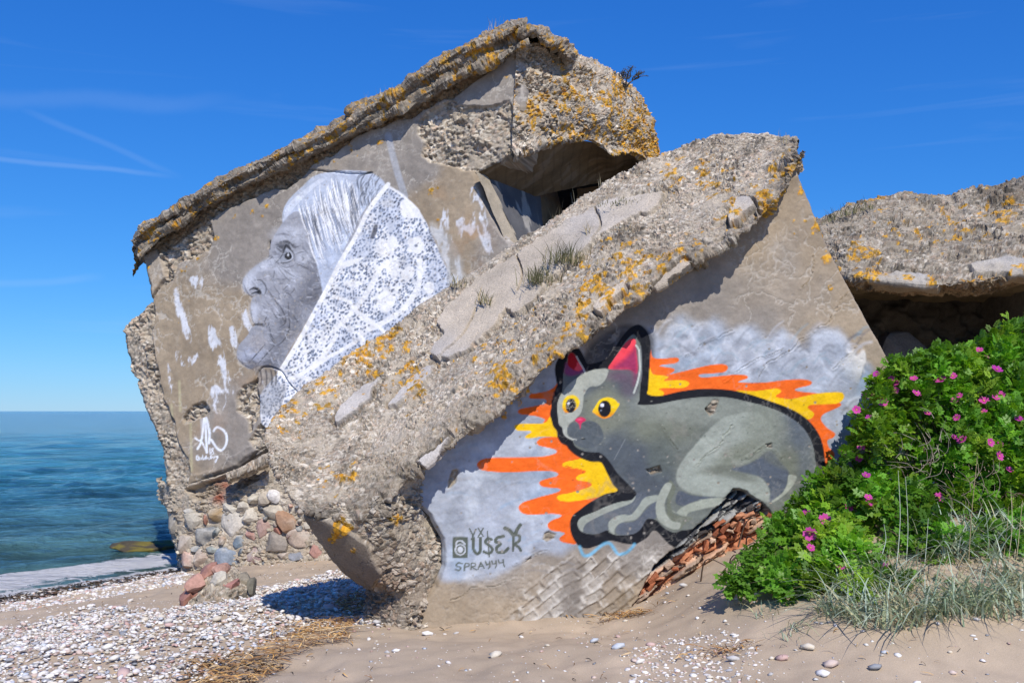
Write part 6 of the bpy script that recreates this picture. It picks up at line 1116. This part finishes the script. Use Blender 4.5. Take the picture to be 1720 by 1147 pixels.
hx, hy = project(P0); gap = np.exp(-(((hx - 1555) / 42) ** 2 + ((hy - 775) / 55) ** 2)) + .6 * np.exp(-(((hx - 1640) / 40) ** 2 + ((hy - 840) / 40) ** 2)); dep = dep + gap * .34
P1 = P0 + out * (lumpy - dep + .0)[:, None]; P1 = P1[:]; keep = (rng.uniform(0, 1, NB) > gap * .55); zg = gz(P1[:, 0], P1[:, 1], False); keep &= P1[:, 2] > zg + .01
wp = (P1 - PB[0]) @ PB[3]; keep &= (wp > .05) | (project(P1)[0] > 1500)
P1, out, cid, dep = P1[keep], out[keep], cid[keep], dep[keep]; n_ = len(P1)
D = out * .7 + rng.normal(0, .6, (n_, 3)) + np.array([0, 0, .1]); upv = out * .5 + np.array([0.15, -.25, .9]) + rng.normal(0, .38, (n_, 3))
yl_ = sst(.45, .65, fbm(P1, .35, 2, 1120))[:, None]; cols = (np.array([[.10, .25, .022]]) * (1 - yl_) + np.array([[.20, .33, .03]]) * yl_) * (0.55 + .9 * cid[:, None]) * rng.uniform(.75, 1.3, (n_, 1)) * np.array([1, 1, 1]) + rng.uniform(0, 1, (n_, 1)) ** 4 * np.array([[.07, .07, .0]])
leaf_cloud('foliage', P1, D, upv, rng.uniform(.072, .118, n_), cols, bush)
# outer sprigs that break the outline
NS = 1500; u = rng.uniform(0, 1, NS); v = np.where(rng.uniform(0, 1, NS) < .45, rng.uniform(0, .05, NS), rng.uniform(0, 1, NS)); u = np.where((v > .05) & (rng.uniform(0, 1, NS) < .5), rng.uniform(0, .06, NS), u)
P2 = bush_point(u, v); o2 = P2 - ctr; o2 /= np.linalg.norm(o2, axis=1, keepdims=True); cl_ = _h((P2[:, 0] * 9).astype(int), (P2[:, 1] * 9).astype(int), (P2[:, 2] * 9).astype(int), 3); P2 = P2 + o2 * (cl_ * .16 + rng.uniform(-.05, .05, NS))[:, None]
cols = np.array([[.12, .26, .03]]) * rng.uniform(.7, 1.3, (NS, 1)); leaf_cloud('foliage', P2, o2 + rng.normal(0, .5, (NS, 3)), o2 * .3 + np.array([0, -.2, 1]) + rng.normal(0, .3, (NS, 3)), rng.uniform(.08, .12, NS), cols, bush)
# stems
def tubes(name, lines, rad, cols, mat, parent, seg=4, kind='stuff'):
    Vs, Fs, Cs, off = [], [], [], 0
    for L_, r_, cc in zip(lines, rad, cols):
        L_ = np.asarray(L_, float); k = len(L_); t = np.gradient(L_, axis=0); t /= np.linalg.norm(t, axis=1, keepdims=True) + 1e-9; s_ = np.cross(t, [.3, .5, .8]); s_ /= np.linalg.norm(s_, axis=1, keepdims=True) + 1e-9; b_ = np.cross(t, s_); rr_ = r_ * np.linspace(1, .35, k)[:, None]
        for q_ in range(seg): a = 2 * math.pi * q_ / seg; Vs.append(L_ + (s_ * math.cos(a) + b_ * math.sin(a)) * rr_)
        for q_ in range(seg):
            i = np.arange(k - 1); a0 = off + q_ * k; a1 = off + ((q_ + 1) % seg) * k; Fs.append(np.stack([a0 + i, a1 + i, a1 + i + 1, a0 + i + 1], 1))
        off += seg * k; Cs.append(np.tile(cc, (seg * k, 1)))
    o = mobj(name, np.concatenate(Vs), np.concatenate(Fs), mat, parent, np.concatenate(Cs))
    if kind: o['kind'] = kind
    return o
lines, rad, cc_ = [], [], []
idx = rng.integers(0, n_, 420)
for i in idx:
    e_ = P1[i]; b0 = np.array([e_[0] + random.uniform(-.3, .5), e_[1] + random.uniform(.1, .7), float(gz(e_[0], e_[1], False)) - .05]); m_ = (e_ + b0) / 2 + np.array([random.uniform(-.1, .1), .1, .15]); lines.append(crv([b0, m_, e_], False, 5)); rad.append(.007); cc_.append(np.array([.14, .10, .07]) * random.uniform(.6, 1.4))
for k in range(40):                          # bare dead twigs in the gap
    e_ = at(random.gauss(1552, 26), random.gauss(772, 34), random.uniform(7.85, 8.2)); L_ = random.uniform(.08, .26); a = random.uniform(.3, 2.8); p_ = [e_, e_ + np.array([math.cos(a) * L_ * .5, random.uniform(-.1, .1), math.sin(a) * L_ * .5]), e_ + np.array([math.cos(a + .3) * L_, random.uniform(-.1, .1), math.sin(a + .3) * L_])]; lines.append(crv(p_, False, 4)); rad.append(.003); cc_.append(np.array([.42, .36, .30]) * random.uniform(.6, 1.1))
for k in range(40):
    e_ = at(random.gauss(1640, 40), random.gauss(845, 30), random.uniform(7.6, 7.8)); L_ = random.uniform(.08, .28); a = random.uniform(.3, 2.8); p_ = [e_, e_ + np.array([math.cos(a) * L_ * .5, 0, math.sin(a) * L_ * .5]), e_ + np.array([math.cos(a + .3) * L_, .05, math.sin(a + .3) * L_])]; lines.append(crv(p_, False, 4)); rad.append(.003); cc_.append(np.array([.30, .24, .18]) * random.uniform(.6, 1.1))
tubes('stems', lines, rad, cc_, M_TWIG, bush)
# flowers
def flower_mesh():
    V, F, C_, off = [], [], [], 0
    for k in range(5):
        a = 2 * math.pi * k / 5; d = np.array([math.cos(a), math.sin(a), 0]); s_ = np.array([-d[1], d[0], 0]); g = [d * .08, d * .55 + s_ * .42 + [0, 0, .16], d * .95 + s_ * .30 + [0, 0, .30 + .06 * (k % 2)], d * .88 + [0, 0, .22], d * .95 - s_ * .30 + [0, 0, .32 - .05 * (k % 3)], d * .55 - s_ * .42 + [0, 0, .16]]
        V += g; F += [(off, off + 1, off + 2), (off, off + 2, off + 3), (off, off + 3, off + 4), (off, off + 4, off + 5)]; off += 6; C_ += [(.72, .06, .36)] + [(.74, .10, .46)] * 5
    for k in range(6): a = 2 * math.pi * k / 6; V.append((.17 * math.cos(a), .17 * math.sin(a), .14)); C_.append((.75, .50, .08))
    V.append((0, 0, .2)); C_.append((.8, .6, .15)); F += [(off + k, off + (k + 1) % 6, off + 6) for k in range(6)]
    return mesh_data('flower', np.array(V), np.array(F), M_PETAL, np.array(C_))
fmesh = [flower_mesh()]
m2_ = fmesh[0].copy(); cdat = m2_.color_attributes['Col'].data
for i_ in range(len(cdat)): c0 = cdat[i_].color; cdat[i_].color = (c0[0] * .75, c0[1] * .6, c0[2] * .95, 1)
fmesh.append(m2_)
ZF = (1200, 560, 2.294)
FL = [(1020, 65), (1048, 92), (1087, 140), (870, 180), (768, 175), (703, 192), (697, 218), (590, 238), (647, 265), (777, 232), (682, 175), (918, 165), (624, 157), (1038, 260), (1030, 303), (935, 325), (820, 307), (595, 327), (955, 412), (1098, 424), (1096, 472), (1136, 525), (925, 402), (1062, 420), (498, 458), (566, 440), (557, 480), (585, 547), (676, 550), (865, 632), (514, 670), (425, 718), (352, 690), (368, 773), (595, 655), (592, 632), (485, 900), (657, 897), (945, 240), (1083, 248), (922, 258), (1105, 237), (1172, 330), (547, 294), (370, 826)]
Pq, _, = [P1, 0]; fx, fy = project(P1); dd_ = np.linalg.norm(P1 - EYEV, axis=1)
for k, (x, y) in enumerate(FL):
    px, py = Z(ZF, [(x, y)])[0]; near = np.nonzero((abs(fx - px) < 9) & (abs(fy - py) < 9))[0]; Yd = P1[near, 1].min() - .03 if len(near) else 7.9
    big_ = k in (2, 3, 8, 9, 13, 14, 18, 20, 29, 30, 31, 33, 7); o = bpy.data.objects.new('flower', fmesh[k % 5 == 2]); COL.objects.link(o); o.parent = bush
    o.location = tuple(at(px, py, Yd) - np.array(bush.location)); s_ = (.050 if big_ else .033) * random.uniform(.85, 1.15); o.scale = (s_, s_, s_)
    o.rotation_euler = (random.uniform(.5, 1.5), random.uniform(-.6, .6), random.uniform(-.6, .6))

# ================================================================ grasses
def blades(base, L, w, lean, cols, wind=(0, 0), droop=.5, k=6):
    S, C_ = [], []
    for (b_, l_) in zip(base, L):
        a = random.uniform(0, 6.28); d = np.array([math.cos(a) * lean + wind[0], math.sin(a) * lean + wind[1], 0]) * random.uniform(.4, 1.5); t = np.linspace(0, 1, k)[:, None]
        X_ = b_ + np.array([0, 0, 1.0]) * l_ * (t - droop * np.linalg.norm(d) * t ** 2.2 * .6) + d * l_ * t ** 1.6
        s_ = np.cross([0, 0, 1], d); s_ = s_ / (np.linalg.norm(s_) + 1e-9); s_ = s_ * .8 + np.array([random.uniform(-.6, .6), 0, 0]); S.append((X_, s_[None] * (w * random.uniform(.7, 1.3)) * (1 - t ** 2 * .93))); C_.append(np.array(cols[random.randrange(len(cols))]) * random.uniform(.75, 1.2))
    return S, C_
LY = [(.36, .46, .34), (.44, .53, .42), (.28, .38, .24), (.52, .58, .46), (.38, .43, .25), (.56, .52, .32)]; DRY = [(.48, .40, .24), (.38, .30, .17), (.52, .46, .30)]
GP = plan([(1400, 1000), (1450, 965), (1500, 935), (1560, 915), (1640, 900), (1740, 895), (1900, 895), (1900, 1050), (1740, 1048), (1660, 1040), (1600, 1050), (1540, 1062), (1460, 1060), (1400, 1050), (1370, 1030)])
XY = sample_in(GP, 20000, .03); q_ = np.stack([XY[:, 0], XY[:, 1], 0 * XY[:, 0]], 1); XY = XY[fbm(q_, .22, 2, 1200) > .47][:2200]; base = [np.array([x, y, float(z_) - .01]) for (x, y), z_ in zip(XY, gz(XY[:, 0], XY[:, 1]))]
S, C_ = blades(base, [random.uniform(.12, .42) for _ in base], .0060, .95, LY, (-.08, -.20), .9); ribbon_mesh('beach_grass', S, C_, M_GRASS, 'spreading blue-green lyme grass on the sand in front of the rose bush', 'grass', 'stuff')
XY = sample_in(GP, 20000, .05)[:900]; base = [np.array([x, y, float(z_) - .005]) for (x, y), z_ in zip(XY, gz(XY[:, 0], XY[:, 1]))]
S, C_ = blades(base, [random.uniform(.10, .32) for _ in base], .0030, 1.1, DRY, (0, -.2), 1.2); ribbon_mesh('dry_grass', S, C_, M_GRASS, 'flattened dry straw-coloured grass at the edge of the lyme grass', 'grass', 'stuff')
S, C_ = [], []
for (x, y, n_b) in [(1400, 1030, 60), (1250, 1015, 30), (1290, 1035, 34), (1350, 1050, 36), (1330, 1070, 16), (1108, 986, 14)]:
    g_ = px_on_ground(x, y); bs = [g_ + np.array([random.gauss(0, .07), random.gauss(0, .03), -.01]) for _ in range(n_b)]; a_, b2 = blades(bs, [random.uniform(.05, .22) for _ in bs], .003, 1.0, LY + DRY[:1], (-.1, -.1), 1.1); o = ribbon_mesh('grass_tuft', a_, b2, M_GRASS)
    tag(o, {1400: 'straggling blue-green grass tuft just left of the main grass', 1250: 'short grass wisp on the sand at the left foot of the rose bush', 1290: 'flat wisp of pale grass on the sand under the bush edge', 1350: 'trailing pale grass wisp on the sand between bush and pebbles', 1330: 'few low grass blades beside the cream pebble', 1108: 'tiny green sprout in the sand below the brick edge'}[x], 'grass')
# tall stalks rising through the bush
ST = [(1632, 960, 765, 6.75, DRY[1]), (1512, 950, 790, 6.75, LY[3]), (1488, 930, 880, 6.75, LY[1]), (1700, 940, 820, 6.9, DRY[2]), (1712, 950, 840, 6.9, DRY[0]), (1690, 950, 850, 6.95, DRY[1]), (1660, 960, 860, 6.9, LY[2]), (1525, 980, 800, 7.0, LY[3]), (1555, 985, 870, 6.9, LY[3])]
lines = [crv([at(x - 6, yb_, Y_), at(x, (yb_ + yt) / 2, Y_ + .02), at(x + random.uniform(-6, 10), yt, Y_ + .05)], False, 5) for x, yb_, yt, Y_, c_ in ST]
tag(tubes('grass_stalks', lines, [.0032] * len(lines), [np.array(s_[4]) for s_ in ST], M_TWIG, None, 4, 'stuff'), 'tall pale grass stalks standing against the rose bush', 'grass')
# tufts and weeds on the two blocks
GRN = [(.17, .175, .085), (.21, .20, .11), (.13, .135, .06), (.30, .26, .16)]
def roof_pt(px, py):
    dpy = np.interp(px, Rb[:, 0], Rb[:, 1]), np.interp(px, Rf[:, 0], Rf[:, 1]); s_ = np.clip((dpy[1] - py) / (dpy[1] - dpy[0]), 0, 1); g = s_ ** 1.2
    yf = float(wallY(px)) - .33; yb_ = float(wallY(px)) + 1.2; return at(px, py, yf * (1 - g) + yb_ * g - .04)
for (x, y, w, hgt, n_b, cl_, lab) in [(906, 470, .09, .20, 200, GRN, 'stiff olive weed with yellow flowers on the slab roof'), (948, 436, .10, .20, 220, GRN, 'fuller grey-green tuft behind the yellow-flowered one on the slab roof'), (975, 432, .07, .12, 70, GRN[3:] + DRY, 'dry brownish tuft beside the fuller green one on the slab roof'), (815, 504, .05, .16, 60, GRN[1:] + DRY, 'thin wispy tuft low on the slab roof'), (1056, 338, .16, .05, 160, GRN, 'flat green grass cushion near the top of the slab roof'), (768, 476, .05, .14, 30, GRN + DRY, 'small tuft at the back edge of the slab roof'), (1050, 384, .06, .07, 50, DRY, 'dry tuft in the roof crack near the plate edge'), (988, 388, .03, .16, 16, DRY, 'slender grass stalks on the smooth plate of the slab roof'), (1008, 440, .12, .05, 60, DRY + GRN[3:], 'brown moss line along the plate edge')]:
    g_ = roof_pt(x, y); bs = [g_ + np.array([random.gauss(0, w * .75), random.gauss(0, .05), random.gauss(0, .02) - .03 + (0.0 if abs(x - 1056) > 2 else 0)]) for _ in range(n_b)]
    a_, b2 = blades(bs, [hgt * random.uniform(.25, 1.05) for _ in bs], .0035, .55, cl_, (0, 0), .3, 4); tag(ribbon_mesh('grass_tuft', a_, b2, M_GRASS), lab, 'grass', None, 'stuff')
def sky_grass(pts, lab, hgt, n_b, spread, Yd):
    bs = []
    for x, y in pts:
        g_ = at(x, y + 5, Yd(x)); bs += [g_ + np.array([random.gauss(0, spread), random.gauss(0, .04), 0]) for _ in range(n_b)]
    a_, b2 = blades(bs, [hgt * random.uniform(.4, 1.1) for _ in bs], .0035, .22, DRY + [(.5, .46, .36)], (.03, 0), .2, 4); tag(ribbon_mesh('grass_tuft', a_, b2, M_GRASS), lab, 'grass', None, 'stuff')
sky_grass([(825, 58), (833, 55)], 'tall dry grass on the highest edge of the big block', .26, 14, .05, lambda x: float(YA(x)) + .1)
sky_grass([(640, 168), (652, 162), (662, 158), (615, 175)], 'dry grass clump on the roof edge above the portrait', .22, 10, .05, lambda x: float(YA(x)) + .1)
sky_grass([(780, 86), (800, 74), (700, 128)], 'sparse grass blades along the upper roof edge of the big block', .14, 4, .05, lambda x: float(YA(x)) + .1)
sky_grass([(1306, 232), (1314, 236)], 'few thin grass blades at the tip of the slab', .12, 5, .03, lambda x: 8.7)
sky_grass([(930, 372), (938, 368), (965, 352), (1010, 318)], 'brown grass stalks against the dark opening', .22, 4, .02, lambda x: 9.55)
bs = [at(random.uniform(1380, 1460), 0, 13.3) for _ in range(1)]; bs = []
for x in np.linspace(1382, 1470, 150): bs.append(at(x, np.interp(x, [1378, 1400, 1450, 1470], [378, 366, 351, 347]), 13.2) + np.array([0, random.uniform(-.1, .2), -.03]))
a_, b2 = blades(bs, [random.uniform(.06, .22) for _ in bs], .005, .5, GRN, (.05, 0), .4, 4); tag(ribbon_mesh('grass_tuft', a_, b2, M_GRASS), 'fringe of green grass along the left end of the low ruin roof', 'grass')
# little bare shrub on the big block
o_ = at(1052, 146, 14.3); sh = thing('dry_shrub', o_, 'small bare dark shrub on the lichened end of the big block', 'shrub'); lines, rad, cc_ = [], [], []
def grow(p_, d, L_, dep_):
    q_ = [p_, p_ + d * L_ * .5 + rng.normal(0, .02, 3), p_ + d * L_]; lines.append(crv(q_, False, 3)); rad.append(.004 + .0045 * dep_); cc_.append(np.array([.08, .075, .06]) * random.uniform(.7, 1.5))
    if dep_ > 0:
        for _ in range(3): n2 = d + rng.normal(0, .5, 3) * np.array([1, .7, .7]); n2 /= np.linalg.norm(n2); grow(p_ + d * L_ * random.uniform(.5, 1), n2, L_ * random.uniform(.5, .8), dep_ - 1)
for k in range(4):
    d = np.array([random.uniform(-.7, .8), random.uniform(-.3, .3), random.uniform(.2, .8)]); d /= np.linalg.norm(d); grow(np.array(o_), d, .16, 3)
o = tubes('branches', lines, rad, cc_, M_TWIG, sh)
